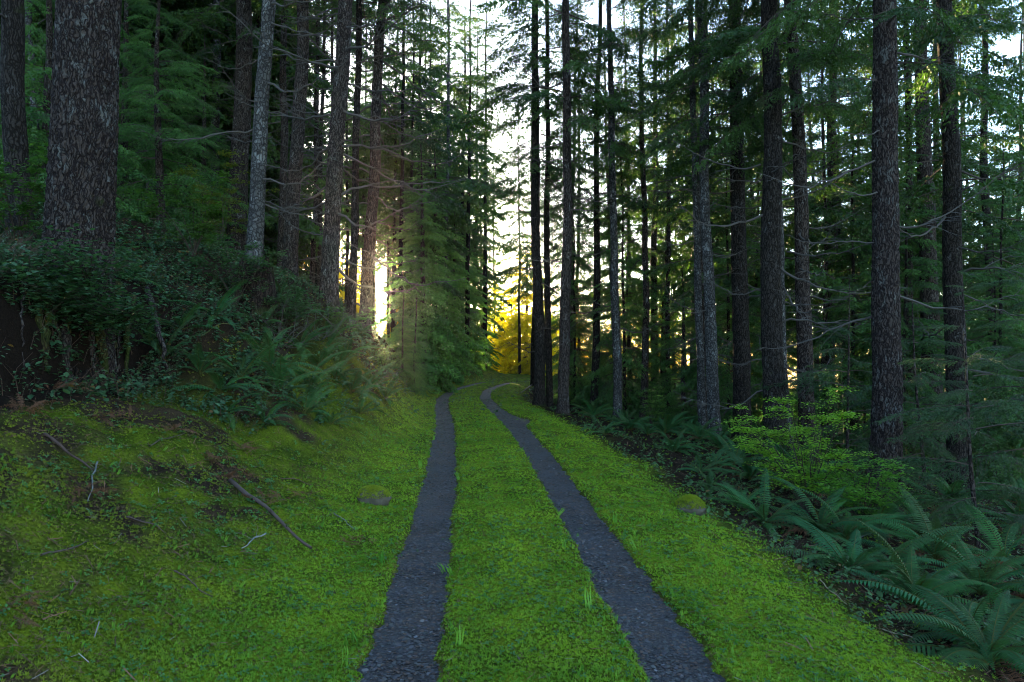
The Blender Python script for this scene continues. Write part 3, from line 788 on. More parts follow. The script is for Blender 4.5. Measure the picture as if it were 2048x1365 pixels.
mains = []   # (px at mid height, y, short name)
def main_tree(pb, pt, wpx, Y, H, mat, label, short, kind="T", cbase=7.0, cscale=1.0, nd=8, dlo=2.0, dhi=9.0, dl=(1.2, 2.4), bend=0.0, wy=600, group=None, plates=False, rough=.016, foot=None, flare=.45, na=None, name="conifer_tree", sink=.12):
    """pb: pixel column of the foot, pt: pixel column where the trunk leaves the top of the survey, wpx: width in pixels at mid height"""
    x = (pb - 1024) / 1365.33 * Y
    z = zf(x, Y) - sink
    base = Vector((x, Y, z)); top = at(pt, 0, Y)
    lean = (top - base).normalized()
    zmid = at(pb, wy, Y).z - z
    r0 = wpx / 1365.33 * Y / 2 / (max(.1, 1 - zmid / (H * 1.08)) ** .8)
    root = empty(name, base); tag(root, label, "tree", group)
    q = Vector((0, 0, 1)).rotation_difference(lean)
    root.rotation_euler = q.to_euler()
    big = wpx > 60
    me = trunk_mesh(r0, H, len(mains) + 7, mat, na or (260 if big else 48), (1000 if big else 500) if plates else 220, rough, flare, bend, plates=plates)
    link("trunk", me, root)
    if kind:
        pool = {"T": CT, "F": CF, "S": CS, "Y": CY, "A": CSAP}[kind]
        c = link("crown", pool[len(mains) % len(pool)], root, (0, 0, cbase))
        c.rotation_euler = (0, 0, random.uniform(0, 6.28)); s_ = cscale
        c.scale = (s_, s_, s_)
    for k in range(nd):
        h = dlo + (dhi - dlo) * (k + random.uniform(.1, .9)) / nd; az = random.uniform(0, 6.28)
        if random.random() < .6: az = random.choice([0, math.pi]) + random.uniform(-.8, .8)
        rr = r0 * (1 - h / (H * 1.08)) ** .8 * .8
        o = link("dead_branch", DEADB[random.randrange(8)], root, (math.cos(az) * rr, math.sin(az) * rr, h))
        o.rotation_euler = (random.uniform(-.4, .4), -random.uniform(-.2, .25), az); s_ = random.uniform(*dl); o.scale = (s_,) * 3
    mains.append((pb, Y, short, x))
    return root

# left bank
L1 = main_tree(150, 188, 120, 9.0, 30, B_FIR, "massive old conifer trunk with plated lichen-flecked bark on top of the bank", "massive plated trunk", cbase=12, nd=0, wy=400, plates=True, rough=.030, flare=.22, sink=1.6)
main_tree(40, 22, 46, 11.0, 24, B_DARK, "dark thick trunk half out of frame behind the massive plated trunk", "dark edge trunk", cbase=6.5, nd=4, dlo=3, dhi=7)
main_tree(505, 534, 30, 15.0, 24, B_PALE, "pale grey trunk with dark knot scars standing behind the broken stump", "pale grey knotty trunk", cbase=8.5, nd=12, dlo=1.5, dhi=8, dl=(1.2, 2.6), wy=300)
main_tree(470, 482, 40, 21.0, 26, B_BROWN, "shaded reddish brown trunk just behind the pale grey knotty trunk", "shaded reddish trunk", "T", 7, nd=5)
main_tree(578, 612, 27, 19.0, 26, B_BROWN, "furrowed grey brown trunk beside its thinner twin, uphill of the lane", "furrowed uphill trunk", cbase=9.5, nd=18, wy=350)
main_tree(560, 572, 15, 22.0, 24, B_BROWN, "thin straight trunk between the pale knotty one and the furrowed one", "thin straight trunk", cbase=9.5, nd=6, wy=350)
main_tree(655, 694, 33, 16.0, 28, B_BROWN, "sturdy leaning trunk with wide bare branches at the brow of the bank", "sturdy leaning trunk", cbase=9.5, nd=30, dlo=1.0, dhi=9.5, dl=(1.6, 3.4), wy=450, rough=.018, na=110, plates=True)
main_tree(700, 722, 15, 20.0, 26, B_DARK, "slim dark trunk close behind the sturdy leaning trunk", "slim dark trunk", cbase=9.5, nd=14, wy=450)
main_tree(728, 768, 23, 20.5, 28, B_BROWN, "straight trunk right beside the low sun, bare branches spread across the light", "trunk beside the sun", cbase=9.5, nd=30, dlo=.8, dhi=11, dl=(1.8, 3.6), wy=450)
main_tree(620, 640, 10, 26.0, 25, B_BROWN, "first slender trunk against the golden light, leftmost of three", "first golden-lit slender trunk", cbase=11, nd=4, wy=450)
main_tree(637, 652, 9, 27.0, 25, B_BROWN, "middle slender trunk of the three against the golden light", "middle golden-lit slender trunk", cbase=11, nd=4, wy=450)
main_tree(652, 668, 8, 28.0, 25, B_BROWN, "thinnest slender trunk of the three, touching the sturdy leaning trunk", "thinnest golden-lit trunk", cbase=11, nd=4, wy=450)
main_tree(75, 66, 14, 16.0, 24, B_PALE, "thin pale trunk between the dark edge trunk and the massive plated trunk", "thin pale edge trunk", cbase=7, nd=4)
# right side
main_tree(1768, 1768, 50, 12.5, 28, B_FIR, "thick dark furrowed trunk standing alone beyond the bright maple bush", "thick lone trunk", cbase=7.2, nd=10, dlo=3, dhi=9, wy=500, rough=.024, na=150, plates=True)
main_tree(1915, 1884, 36, 16.0, 26, B_DARK, "dark mossy trunk with a forked upward branch behind the sapling", "forked-branch trunk", cbase=6.5, nd=9, dlo=2.5, dhi=8, dl=(1.6, 3.0))
main_tree(1868, 1846, 33, 21.0, 26, B_BROWN, "brown trunk bright-edged by sky, just behind the forked-branch trunk", "sky-edged trunk", cbase=8, nd=5)
main_tree(1614, 1572, 29, 17.0, 26, B_BROWN, "gently curved grey trunk to the right of the fused double trunk", "gently curved trunk", cbase=8.5, nd=12, dlo=1.5, dhi=8, bend=.12)
main_tree(1548, 1530, 40, 16.0, 28, B_DARK, "dark half of the fused double trunk, heavily branched", "dark fused trunk", cbase=9, nd=14, dlo=1.5, dhi=8.5, dl=(1.4, 3.0))
main_tree(1572, 1548, 28, 16.4, 27, B_PALE, "paler half of the fused double trunk with peeling bark", "pale fused trunk", cbase=9, nd=6, dlo=2, dhi=8)
main_tree(1483, 1476, 32, 20.0, 28, B_DARK, "straight dark trunk between the pale speckled pair and the fused double trunk", "straight dark trunk", cbase=8.5, nd=8)
main_tree(1428, 1406, 22, 19.0, 25, B_PALE, "pale speckled trunk, the wider one of the leaning pair", "pale speckled trunk", cbase=8.5, nd=9, dl=(.8, 1.8))
main_tree(1406, 1382, 15, 20.5, 25, B_PALE, "narrower pale trunk of the leaning pair, left of the wider one", "narrow pale trunk", cbase=8.5, nd=6)
main_tree(1126, 1131, 20, 22.0, 28, B_BROWN, "grey brown trunk nearest the lane on the right edge of the bend", "lane-edge trunk", cbase=9, nd=12, dlo=2, dhi=12, dl=(1.4, 3.0), rough=.018)
main_tree(1079, 1070, 20, 24.0, 28, B_DARK, "dark trunk closest to the golden foliage at the bend", "dark bend trunk", "T", 8.0, nd=10, dlo=2, dhi=12)
main_tree(1099, 1094, 13, 25.5, 26, B_DARK, "second dark trunk touching the one closest to the golden foliage", "second dark bend trunk", cbase=8, nd=5)
main_tree(1234, 1220, 16, 24.0, 25, B_PALE, "speckled grey trunk behind the tallest verge ferns", "speckled grey trunk", cbase=9, nd=8)
main_tree(1186, 1198, 14, 27.0, 25, B_DARK, "dark slightly tilted trunk between the lane-edge and the speckled grey trunks", "tilted dark trunk", cbase=8, nd=5)
main_tree(1286, 1276, 13, 26.0, 25, B_BROWN, "slim brown trunk just right of the speckled grey trunk", "slim brown trunk", cbase=8, nd=6)
main_tree(1650, 1640, 8, 24.0, 22, B_BROWN, "very thin trunk against bright sky, right of the gently curved trunk", "very thin trunk", cbase=8, nd=4)
main_tree(1335, 1337, 9, 30.0, 25, B_BROWN, "thin trunk midway between slim brown and narrow pale trunks", "midway thin trunk", cbase=8, nd=4)
main_tree(1985, 1968, 16, 23.0, 25, B_DARK, "dark trunk near the far right edge behind dense sprays", "far edge trunk", cbase=5, nd=4)

for (pb, pt, w_, Y, lab, sh) in [(800, 812, 9, 33, "slim trunk in green sprays a little beyond the sun", "sun-side slim trunk"), (829, 838, 9, 41, "straight trunk among green foliage above the clothed conifer", "foliage-wrapped trunk"),
        (856, 862, 8, 47, "thin dark trunk rising behind the bright green conifer", "trunk behind bright conifer"), (890, 893, 10, 42, "pale silver trunk showing through the green foliage near the gap", "silver trunk"),
        (922, 930, 9, 50, "dark trunk with low branches at the dark side of the golden gap", "gap-side dark trunk"), (948, 955, 8, 58, "farthest tall trunk beside the sky gap over the lane", "farthest gap trunk"), (968, 972, 9, 52, "forked dark trunk leaning over the golden foliage", "gap-edge forked trunk")]:
    main_tree(pb, pt, w_, Y, 30, B_PALE if pb == 890 else B_DARK, lab, sh, "T" if pb % 2 else "S", random.uniform(6, 8), 1.1, nd=7, dlo=2, dhi=9)

for j, (px, Y, cb, k_) in enumerate([(787, 40, 8, .8), (822, 36, 4, 1.0), (850, 50, 4, 1.3), (880, 53, 4, 1.25), (905, 58, 4, 1.3), (925, 57, 4, 1.2), (746, 50, 9, .8), (692, 44, 7.5, .9), (728, 46, 8.5, .8), (870, 66, 3, 1.35), (895, 46, 7, 1.1)]):
    main_tree(px, px + 4, 7, Y, 27, B_DARK, f"{ordinal(j)} dim conifer in the green wall of trees between the sun and the sky gap", f"{ordinal(j)} green-wall conifer", "F", cb, k_, nd=0, sink=.12, group="conifers forming the green wall at the bend")

for j, (px, Y, w_) in enumerate([(746, 58, 4), (781, 52, 5), (790, 62, 4), (778, 70, 3.5), (784, 61, 4), (712, 60, 4), (690, 56, 4), (675, 62, 4)]):
    main_tree(px, px + 3, w_, Y, 27, B_DARK, f"{ordinal(j)} hair-thin trunk silhouetted in the gold light around the sun", f"{ordinal(j)} hair-thin trunk", "F", 12, .7, nd=2, group="hair-thin trunks around the sun")

for j, (px, Y, cb, k_) in enumerate([(990, 78, 5, .8), (1040, 56, 7, .75), (962, 60, 9.5, .7)]):
    main_tree(px, px - 3, 5, Y, 27, B_BROWN, f"{ordinal(j)} thin far conifer whose lacy branches cross the sky gap", f"{ordinal(j)} lacy gap conifer", "F", cb, k_, nd=0, group="lacy conifers in the sky gap")

main_tree(744, 746, 5, 56, 26, B_DARK, "thin conifer close behind the one hanging over the sun", "second conifer above the sun", "F", 9.6, 1.0, nd=0)
main_tree(775, 777, 6, 48, 24, B_DARK, "slim conifer whose lowest sprays hang just above the low sun", "conifer above the sun", "F", 8.6, .95, nd=2)
main_tree(1066, 1064, 9, 39, 28, B_DARK, "mid-distance dark conifer whose layered branches reach into the sky gap", "gap-reaching conifer", "T", 5.5, 1.1, nd=5)
main_tree(933, 944, 9, 45, 28, B_DARK, "tall conifer at the inner edge of the bend arching over the lane", "arching bend conifer", "T", 8.5, 1.15, nd=5)

# bright clothed young conifers at the inside of the bend (foliage down to the ground)
def young(px, Y, s_, label, short, pool=CY, idx=0, H=7.0, name="young_conifer"):
    x = (px - 1024) / 1365.33 * Y; z = zf(x, Y) - .05
    root = empty(name, (x, Y, z)); tag(root, label, "tree", None)
    root.rotation_euler = (random.uniform(-.03, .03), random.uniform(-.03, .03), random.uniform(0, 6.28))
    link("trunk", trunk_mesh((.016 if H > 4 else .009) * H * s_, H * s_ * 1.02, int(px), B_BROWN, 12, 30, .004, .2), root)
    c = link("crown", pool[idx % len(pool)], root, (0, 0, .25 * s_)); c.scale = (s_,) * 3
    mains.append((px, Y, short, x))
    return root
young(845, 30.0, .80, "leafy young conifer right beside the sun, clothed to the ground", "clothed conifer by the sun", CD, 0, 13)
young(872, 38.0, .95, "tall bright green young conifer at the inside of the bend", "bright green conifer", CD, 1, 13)
young(902, 45.0, .85, "mid green young conifer just behind the bright green one", "mid green conifer", CD, 2, 13)
young(935, 49.0, .8, "dark young conifer whose skirt touches the vanishing lane", "dark skirted conifer", CD, 0, 13)
young(805, 24.0, .45, "short young conifer below the sun on the bank", "short bank conifer", CY, 1)
young(828, 24.5, .50, "small feathery conifer beside the short one at the foot of the bank", "small feathery conifer", CY, 2)
young(858, 31.0, .62, "waist-high skirted conifer in front of the bright green one", "low skirted conifer", CY, 3)
young(893, 38.0, .7, "small green conifer just above the left track's bend", "bend-side conifer", CY, 0)
for px_, Y_, l_ in ((750, 36.0, "small dark conifer silhouetted directly under the sun"), (768, 41.0, "bushy low conifer behind the one directly under the sun")):
    x_ = (px_ - 1024) / 1365.33 * Y_
    young(px_, Y_, max(.18, (CAM_H + (720 - 634) / 1365.33 * Y_ - zf(x_, Y_)) / 7.1), l_, "low conifer under the sun", CY, 2)
young(965, 58.0, .7, "farthest dark young conifer beside the golden gap", "farthest skirted conifer", CD, 1, 13)
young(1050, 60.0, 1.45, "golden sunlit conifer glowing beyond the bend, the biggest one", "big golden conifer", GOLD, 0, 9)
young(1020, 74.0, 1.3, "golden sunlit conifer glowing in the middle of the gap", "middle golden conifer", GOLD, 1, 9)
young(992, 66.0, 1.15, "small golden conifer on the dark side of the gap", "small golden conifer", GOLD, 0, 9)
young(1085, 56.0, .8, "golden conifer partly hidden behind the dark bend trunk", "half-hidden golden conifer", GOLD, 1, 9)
young(1005, 110.0, 1.1, "blue green far conifer seen under the golden foliage", "blue green far conifer", CY, 3)
# understory on the right and left
young(1950, 8.6, .95, "dark hemlock sapling with flat layered branches near the right edge", "layered hemlock sapling", CSAP, 0, 3.6, "hemlock_sapling")
young(2075, 10.5, 1.3, "hemlock sapling cut by the right edge of the picture", "edge hemlock sapling", CSAP, 1, 3.6, "hemlock_sapling")
young(1845, 13.0, 1.1, "feathery hemlock sapling right beside the thick lone trunk", "feathery sapling", CSAP, 2, 3.6, "hemlock_sapling")
young(1690, 15.5, 1.2, "hemlock sapling between the thick lone trunk and the curved one", "between-trunks sapling", CSAP, 0, 3.6, "hemlock_sapling")
young(320, 17.0, 1.0, "shaded young conifer in the dark between massive and pale knotty trunks", "shaded conifer", CY, 0)
young(400, 21.0, 1.0, "shaded young conifer touching the reddish trunk", "reddish-side conifer", CY, 1)
young(240, 19.0, 1.2, "shaded conifer peeking out behind the massive plated trunk", "peeking conifer", CY, 2)
young(90, 15.0, 1.0, "shaded conifer filling the corner behind the dark edge trunk", "corner conifer", CY, 3)
young(1370, 26.0, .9, "young conifer behind the narrow pale trunk", "conifer behind pale pair", CY, 1)
young(1530, 27.0, 1.0, "young conifer behind the straight dark trunk", "conifer behind dark trunk", CY, 2)
young(1260, 31.0, 1.0, "young conifer behind the speckled grey trunk", "conifer behind speckled trunk", CY, 3)
young(1160, 36.0, 1.0, "young conifer deep behind the lane-edge trunk", "conifer behind lane-edge trunk", CY, 0)

# ------------------------------------------------------------------ forest behind
BGT = [trunk_mesh(.20, 25, 900, B_BROWN, 12, 40, .006, .3), trunk_mesh(.14, 23, 901, B_DARK, 10, 40, .005, .3), trunk_mesh(.16, 24, 902, B_PALE, 10, 40, .004, .3), trunk_mesh(.12, 22, 903, B_BROWN, 10, 40, .004, .3, .15)]
UNDER = [(1150, 30), (1172, 22.5), (1212, 34), (1250, 27), (1268, 40), (1305, 29), (1322, 36), (1355, 24.5), (1392, 33), (1415, 28), (1455, 24), (1468, 38), (1505, 30), (1525, 22), (1585, 27),
         (1600, 36), (1640, 19.5), (1672, 30), (1700, 23), (1735, 33), (1745, 18.5), (1800, 21), (1815, 30), (1840, 17), (1890, 25), (1935, 20), (1955, 31), (1990, 17.5), (2030, 25), (2060, 19), (1200, 45), (1340, 48), (1480, 50)]
UNDER = UNDER[::3] + [(1455, 24), (1990, 17.5)]
mains_named = sorted(mains, key=lambda t: t[0])
ucount = {}
for px, Y in UNDER:
    nb_ = min(mains_named, key=lambda t: abs(t[0] - px))
    k = ucount.get(nb_[2], 0); ucount[nb_[2]] = k + 1
    x = (px - 1024) / 1365.33 * Y
    root = empty("understory_hemlock", (x, Y, zf(x, Y) - .05)); hh = random.uniform(.5, 1.0)
    tag(root, f"{['nearest', 'next', 'third', 'fourth', 'fifth'][k] if False else ordinal(k)} slim understory hemlock beside the {nb_[2]}", "tree", "slim hemlocks growing under the tall trees")
    root.rotation_euler = (random.uniform(-.03, .03), random.uniform(-.03, .03), random.uniform(0, 6.28))
    t = link("trunk", bpy.data.meshes.get("under_trunk") or trunk_mesh(.085, 13.2, 77, B_DARK, 10, 40, .003, .2), root); t.data.name = "under_trunk"; t.scale = (hh,) * 3
    c = link("crown", random.choice(CH), root, (0, 0, .3)); c.scale = (hh * .95, hh * .95, hh)
pts = [(m_[3], m_[1]) for m_ in mains]
bg = []
tries = 0
while len(bg) < 128 and tries < 20000:
    tries += 1
    Y = random.uniform(22, 66); px = random.uniform(-120, 2170)
    x = (px - 1024) / 1365 * Y
    u = float(ucoord(x, Y))
    if abs(u) < 4.2 + (Y > 40) * 1.5: continue
    if 925 < px < 1068: continue
    if abs(px - 762) < 26: continue
    if px < 925 and Y > 62: continue
    if 575 < px < 830 and Y > 36: continue
    if px > 1068 and Y > 54: continue
    dmin = 2.3 if Y < 45 else 3.0
    if px > 1068: dmin *= .9
    if any((x - a) ** 2 + (Y - b_) ** 2 < dmin * dmin for a, b_ in pts): continue
    pts.append((x, Y)); bg.append((px, Y, x))
nb0 = len(bg); tries = 0
while len(bg) < nb0 + 34 and tries < 20000:
    tries += 1
    Y = random.uniform(19, 46); px = random.uniform(-60, 600); x = (px - 1024) / 1365 * Y
    if any((x - a) ** 2 + (Y - b_) ** 2 < 4.0 for a, b_ in pts): continue
    pts.append((x, Y)); bg.append((px, Y, x))
order = sorted(mains, key=lambda t: t[0])
gaps = {}
for b_ in bg:
    k = sum(1 for m_ in order if m_[0] < b_[0])
    gaps.setdefault(k, []).append(b_)
for k, lst in gaps.items():
    lst.sort()
    A_ = order[k - 1][2] if k > 0 else None; B_ = order[k][2] if k < len(order) else None
    for j, (px, Y, x) in enumerate(lst):
        ti = random.randrange(4)
        if A_ and B_: lab = f"{ordinal(j)} background conifer from the {A_} toward the {B_}"
        elif B_: lab = f"{ordinal(j)} background conifer from the left picture edge, before the {B_}"
        else: lab = f"{ordinal(j)} background conifer past the {A_}"
        root = empty("background_conifer", (x, Y, zf(x, Y) - .1)); tag(root, lab, "tree", "conifers standing deep in the forest")
        s_ = random.uniform(.8, 1.25)
        root.rotation_euler = (random.uniform(-.025, .025), random.uniform(-.035, .035), random.uniform(0, 6.28)); 
        t = link("trunk", BGT[ti], root); t.scale = (s_, s_, s_)
        loose = random.random() < .5
        if px < 925:
            cb = random.uniform(6.5, 10) if px > 600 else random.uniform(2.0, 6)
        else: cb = random.uniform(2.0, 5.0) if loose else random.uniform(3.5, 8)
        pool = (CF if px < 600 else CS if loose else CT[1:]) if Y < 42 else CF
        c = link("crown", random.choice(pool), root, (0, 0, cb)); c.scale = (s_ * .95,) * 3; c.rotation_euler = (0, 0, random.uniform(0, 6.28))
        if Y < 45:
            for q in range(5):
                h = random.uniform(1.5, cb + 1); az = random.uniform(0, 6.28)
                o = link("dead_branch", DEADB[random.randrange(8)], root, (0, 0, h)); o.rotation_euler = (random.uniform(-.4, .4), random.uniform(-.3, .2), az); o.scale = (random.uniform(.9, 1.8),) * 3

CG = [crown("crown", 390 + k, 19, 210, 3.4, [(0, .9), (.4, 1), (1, .12)], lo=2, c0=(.26, .21, .010), c1=(.40, .33, .014), r0=.15, mats=[M_GOLD, M_TWIG]) for k in range(2)]  # far-edge crowns, sunlight's gold mixed into the needle colour
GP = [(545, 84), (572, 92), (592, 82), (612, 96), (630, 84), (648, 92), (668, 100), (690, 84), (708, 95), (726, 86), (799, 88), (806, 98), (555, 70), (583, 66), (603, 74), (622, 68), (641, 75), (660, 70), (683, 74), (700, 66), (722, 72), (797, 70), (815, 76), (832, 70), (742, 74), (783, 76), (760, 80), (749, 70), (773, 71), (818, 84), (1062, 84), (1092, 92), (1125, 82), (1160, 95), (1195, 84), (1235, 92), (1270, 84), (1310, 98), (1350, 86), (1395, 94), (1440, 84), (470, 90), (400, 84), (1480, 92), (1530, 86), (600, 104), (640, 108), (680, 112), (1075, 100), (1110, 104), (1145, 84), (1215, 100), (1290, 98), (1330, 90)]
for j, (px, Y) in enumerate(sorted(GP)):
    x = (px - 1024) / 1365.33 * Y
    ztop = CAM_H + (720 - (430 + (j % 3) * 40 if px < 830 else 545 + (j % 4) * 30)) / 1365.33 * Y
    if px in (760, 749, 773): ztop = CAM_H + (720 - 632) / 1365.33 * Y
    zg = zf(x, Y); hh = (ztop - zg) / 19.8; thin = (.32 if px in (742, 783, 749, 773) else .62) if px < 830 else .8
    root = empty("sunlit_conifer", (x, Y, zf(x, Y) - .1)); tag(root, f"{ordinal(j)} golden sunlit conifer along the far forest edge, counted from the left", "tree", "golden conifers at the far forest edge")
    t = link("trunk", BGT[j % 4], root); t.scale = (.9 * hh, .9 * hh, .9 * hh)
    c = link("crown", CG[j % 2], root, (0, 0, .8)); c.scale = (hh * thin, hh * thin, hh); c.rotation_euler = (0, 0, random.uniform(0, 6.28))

# ------------------------------------------------------------------ maple bush and other shrubs
def leafy_bush(name, label, p, h, w, nstem, nleaf, size, c0, c1, seed, lean=(0, 0), cat="shrub", jit=(.055, .022)):
    r = np.random.default_rng(seed); root = empty(name, p); tag(root, label, cat)
    W = Bag(); ends = []
    for k in range(nstem):
        a = r.uniform(0, 6.28); rr = w * r.uniform(.3, 1); hh = h * r.uniform(.55, 1)
        q = np.linspace(0, 1, 9)
        Pm = np.stack([q ** 1.3 * rr * math.cos(a) + lean[0] * q, q ** 1.3 * rr * math.sin(a) + lean[1] * q, hh * (q - .12 * q ** 3)], 1) + r.normal(0, .012, (9, 3)) * q[:, None]
        V, F = tube(Pm, .010 * (1.1 - q) + .001, 5); W.add(V, F, np.array([.035, .025, .018]))
        for j in range(7):
            i0 = r.integers(3, 9); b_ = a + r.uniform(-1.6, 1.6); l = r.uniform(.2, .5) * w * .8
            Q = Pm[i0] + np.stack([q * l * math.cos(b_), q * l * math.sin(b_), l * (.25 * q - .22 * q * q)], 1)
            V, F = tube(Q[::2], .004 * (1.1 - q[::2]), 3); W.add(V, F, np.array([.035, .025, .018])); ends.append(Q)
    E = np.concatenate(ends)
    ii = r.integers(0, len(E), nleaf); Pp = E[ii] + r.normal(0, 1, (nleaf, 3)) * np.array([jit[0], jit[0], jit[1]])
    a = r.uniform(0, 6.28, nleaf)
    V, F = inst(LEAF_V * np.array([1, 1.25, 1]), LEAF_F, Pp, rotm(a, r.uniform(-.4, .15, nleaf), r.uniform(-.35, .35, nleaf)), size * r.uniform(.6, 1.3, nleaf))
    B = Bag(); B.add(V, F, np.repeat(mix(np.array(c0), np.array(c1), r.random(nleaf)), 7, 0))
    link("stems", W.mesh("stems", [M_TWIG], True), root); link("foliage", B.mesh("foliage", [M_MAPLE]), root)
    return root
def ground_pt(px, Y):
    x = (px - 1024) / 1365.33 * Y
    return Vector((x, Y, zf(x, Y) - .03))
leafy_bush("maple_bush", "bright green vine maple bush with fine layered leaves beyond the ferns", ground_pt(1610, 9.4), 2.05, .95, 20, 9500, .036, (.085, .21, .012), (.22, .38, .025), 1)
leafy_bush("maple_bush", "lower drooping part-shaded maple bush spreading before the thick lone trunk", ground_pt(1720, 9.0), 1.2, .75, 14, 4800, .038, (.055, .17, .014), (.13, .29, .03), 2)
leafy_bush("huckleberry_bush", "small bright leafed bush among trunks behind the verge ferns", ground_pt(1300, 21), 1.6, .8, 9, 1500, .06, (.05, .13, .015), (.10, .2, .03), 3)
leafy_bush("huckleberry_bush", "upright leafy bush in front of the dark between massive and pale trunks", ground_pt(385, 13.5), 1.9, 1.0, 10, 2200, .06, (.03, .085, .012), (.07, .15, .02), 4)
leafy_bush("huckleberry_bush", "leafy bush crowding the picture edge beside the massive plated trunk", ground_pt(30, 10.0), 2.0, 1.0, 12, 2600, .055, (.03, .085, .015), (.06, .13, .02), 5)
leafy_bush("huckleberry_bush", "leafy bush at the foot of the sturdy leaning trunk", ground_pt(690, 15.2), .9, .7, 10, 1500, .05, (.03, .09, .015), (.07, .15, .025), 6)
leafy_bush("huckleberry_bush", "leafy bush below the sun on the bank edge", ground_pt(770, 19), 1.1, .9, 10, 1600, .055, (.03, .10, .015), (.08, .17, .025), 7)
leafy_bush("huckleberry_bush", "yellow green bush beside the broken stump on its uphill side", ground_pt(440, 15.5), 2.6, 1.0, 10, 2400, .055, (.07, .10, .012), (.14, .16, .02), 8)

leafy_bush("huckleberry_bush", "dark leafy bush wrapping the left side of the broken stump", ground_pt(470, 12.5), 1.5, .8, 12, 2200, .055, (.02, .055, .02), (.05, .11, .04), 9)
leafy_bush("huckleberry_bush", "dark leafy bush leaning on the bend side of the broken stump", ground_pt(560, 12.9), 1.1, .7, 12, 1800, .05, (.02, .055, .02), (.05, .11, .04), 10)

for k, (px, py, Y, lab) in enumerate([(60, 610, 8.2, "dark leafy bush overhanging the root hollow nearest the picture edge"), (118, 600, 8.35, "dark leafy bush wrapping the foot of the massive plated trunk"),
                                  (176, 590, 8.5, "dark leafy bush on the ledge before the massive plated trunk, lane side"), (232, 600, 8.7, "dark leafy bush trailing over the hollow beside the massive trunk"), (12, 600, 7.8, "dark leafy bush cut by the picture edge above the root hollow")]):
    leafy_bush("salal_bush", lab, at(px, py + (8, 40, -6, 55, 20)[k], Y), .34 + .10 * (k % 3), .62, 14, 1300, .062, (.016, .05, .02), (.055, .12, .05), 20 + k, (.25, -.35), jit=(.10, .15))

# bare grey twiggy bushes on the left bank
for k, (px, Y, s_, lab) in enumerate([(560, 12.6, 1.3, "bare grey twiggy bush in front of the broken stump"), (640, 13.8, 1.2, "bare twiggy bush below the sturdy leaning trunk"), (690, 16.5, 1.1, "bare twiggy bush on the brow below the sun"), (760, 17.5, .9, "bare twigs leaning over the ferns under the sun")]):
    root = empty("bare_bush", ground_pt(px, Y)); tag(root, lab, "shrub")
    for j in range(9):
        o = link("branch", DEADB[j % 8], root); o.rotation_euler = (random.uniform(-.6, .6), -random.uniform(.2, 1.1), random.uniform(0, 6.28)); q = s_ * random.uniform(.6, 1.1); o.scale = (q,) * 3

# ------------------------------------------------------------------ stumps, roots, stones, fallen wood
def stump_mesh(r0, H, seed, mat, jag=.35, na=48, nz=40):
    r = np.random.default_rng(seed)
    a = np.linspace(0, 2 * np.pi, na, endpoint=False); t = np.linspace(0, 1, nz)
    A, T = np.meshgrid(a, t)
    top = H * (1 - jag * (.5 + .5 * fbm(np.cos(A) * 2.5, np.sin(A) * 2.5, s=seed)) - .12 * np.abs(vnoise(np.cos(A) * 6, np.sin(A) * 6, s=seed + 1)))
    Z = T * top
    rad = r0 * (1 + .5 * np.exp(-Z / (r0 * .9)) * (1 + .5 * np.sin(A * 4 + seed))) * (1 - .12 * T) + r0 * .10 * fbm(np.cos(A) * 4, np.sin(A) * 4, Z * 1.5, 3, seed + 2)
    V = np.stack([np.cos(A) * rad, np.sin(A) * rad, Z], -1).reshape(-1, 3)
    # inner wall down into the rotten heart
    Vi = np.stack([np.cos(a) * rad[-1] * .72, np.sin(a) * rad[-1] * .72, top[-1] - .02], -1); Vj = np.stack([np.cos(a) * rad[-1] * .45, np.sin(a) * rad[-1] * .45, top[-1] * .45], -1)
    V = np.concatenate([V, Vi, Vj, np.array([[0, 0, H * .35]])])
    i = np.arange(nz + 1)[:, None] * na; j = np.arange(na)[None]; j2 = (j + 1) % na
    F = np.stack([i + j, i + j2, i + na + j2, i + na + j], -1).reshape(-1, 4)
    k = (nz + 1) * na; c = (nz + 2) * na
    Ft = np.stack([k + j[0], k + j2[0], np.full(na, c)], -1)
    return mesh("stump", V, [Ft, F], None, [mat], smooth=False)
p = ground_pt(165, 8.2); p.z = hit(165, 790).z - .05
p = hit(168, 785)
o = link("tree_stump", stump_mesh(.17, .42, 5, B_ROT)); o.location = p + Vector((0, 0, -.05)); tag(o, "low rotten stump with a jagged rim under the massive trunk's roots", "stump")
p = ground_pt(512, 12.9)
o = link("tree_stump", stump_mesh(.34, 1.5, 6, B_ROT, .45, 64, 60)); o.location = p + Vector((0, 0, -.25)); tag(o, "tall dark broken stump overgrown with leaves in front of the pale trunk", "stump")

# hanging mossy roots of the massive tree over the hollow
for k in range(13):
    pxa = 60 + k * 20 + random.uniform(-8, 8); r_ = random.uniform(.012, .05) if k not in (4, 7, 9) else .075
    a_ = hit(pxa, 590 + random.uniform(-15, 20)); b_ = hit(pxa + random.uniform(-25, 45), 745 + random.uniform(-20, 30))
    q = np.linspace(0, 1, 16)[:, None]
    A3 = np.array(a_) + np.array([0, -.1, .1]); B3 = np.array(b_) + np.array([0, .0, -.05])
    Q = A3 * (1 - q) + B3 * q + np.array([.12, -.30, .15]) * np.sin(q * np.pi) * random.uniform(.3, 1) + rng.normal(0, .012, (16, 3))
    V, F = tube(Q - np.array(L1.location), r_ * (1.1 - .5 * q[:, 0]) * (1 + .2 * rng.standard_normal(16)), 8)
    Minv = L1.rotation_euler.to_matrix().inverted()
    V = V @ np.array(Minv).T
    link("root", mesh("root", V, [F], None, [B_MOSSY if k % 2 else B_BROWN], smooth=True), L1)

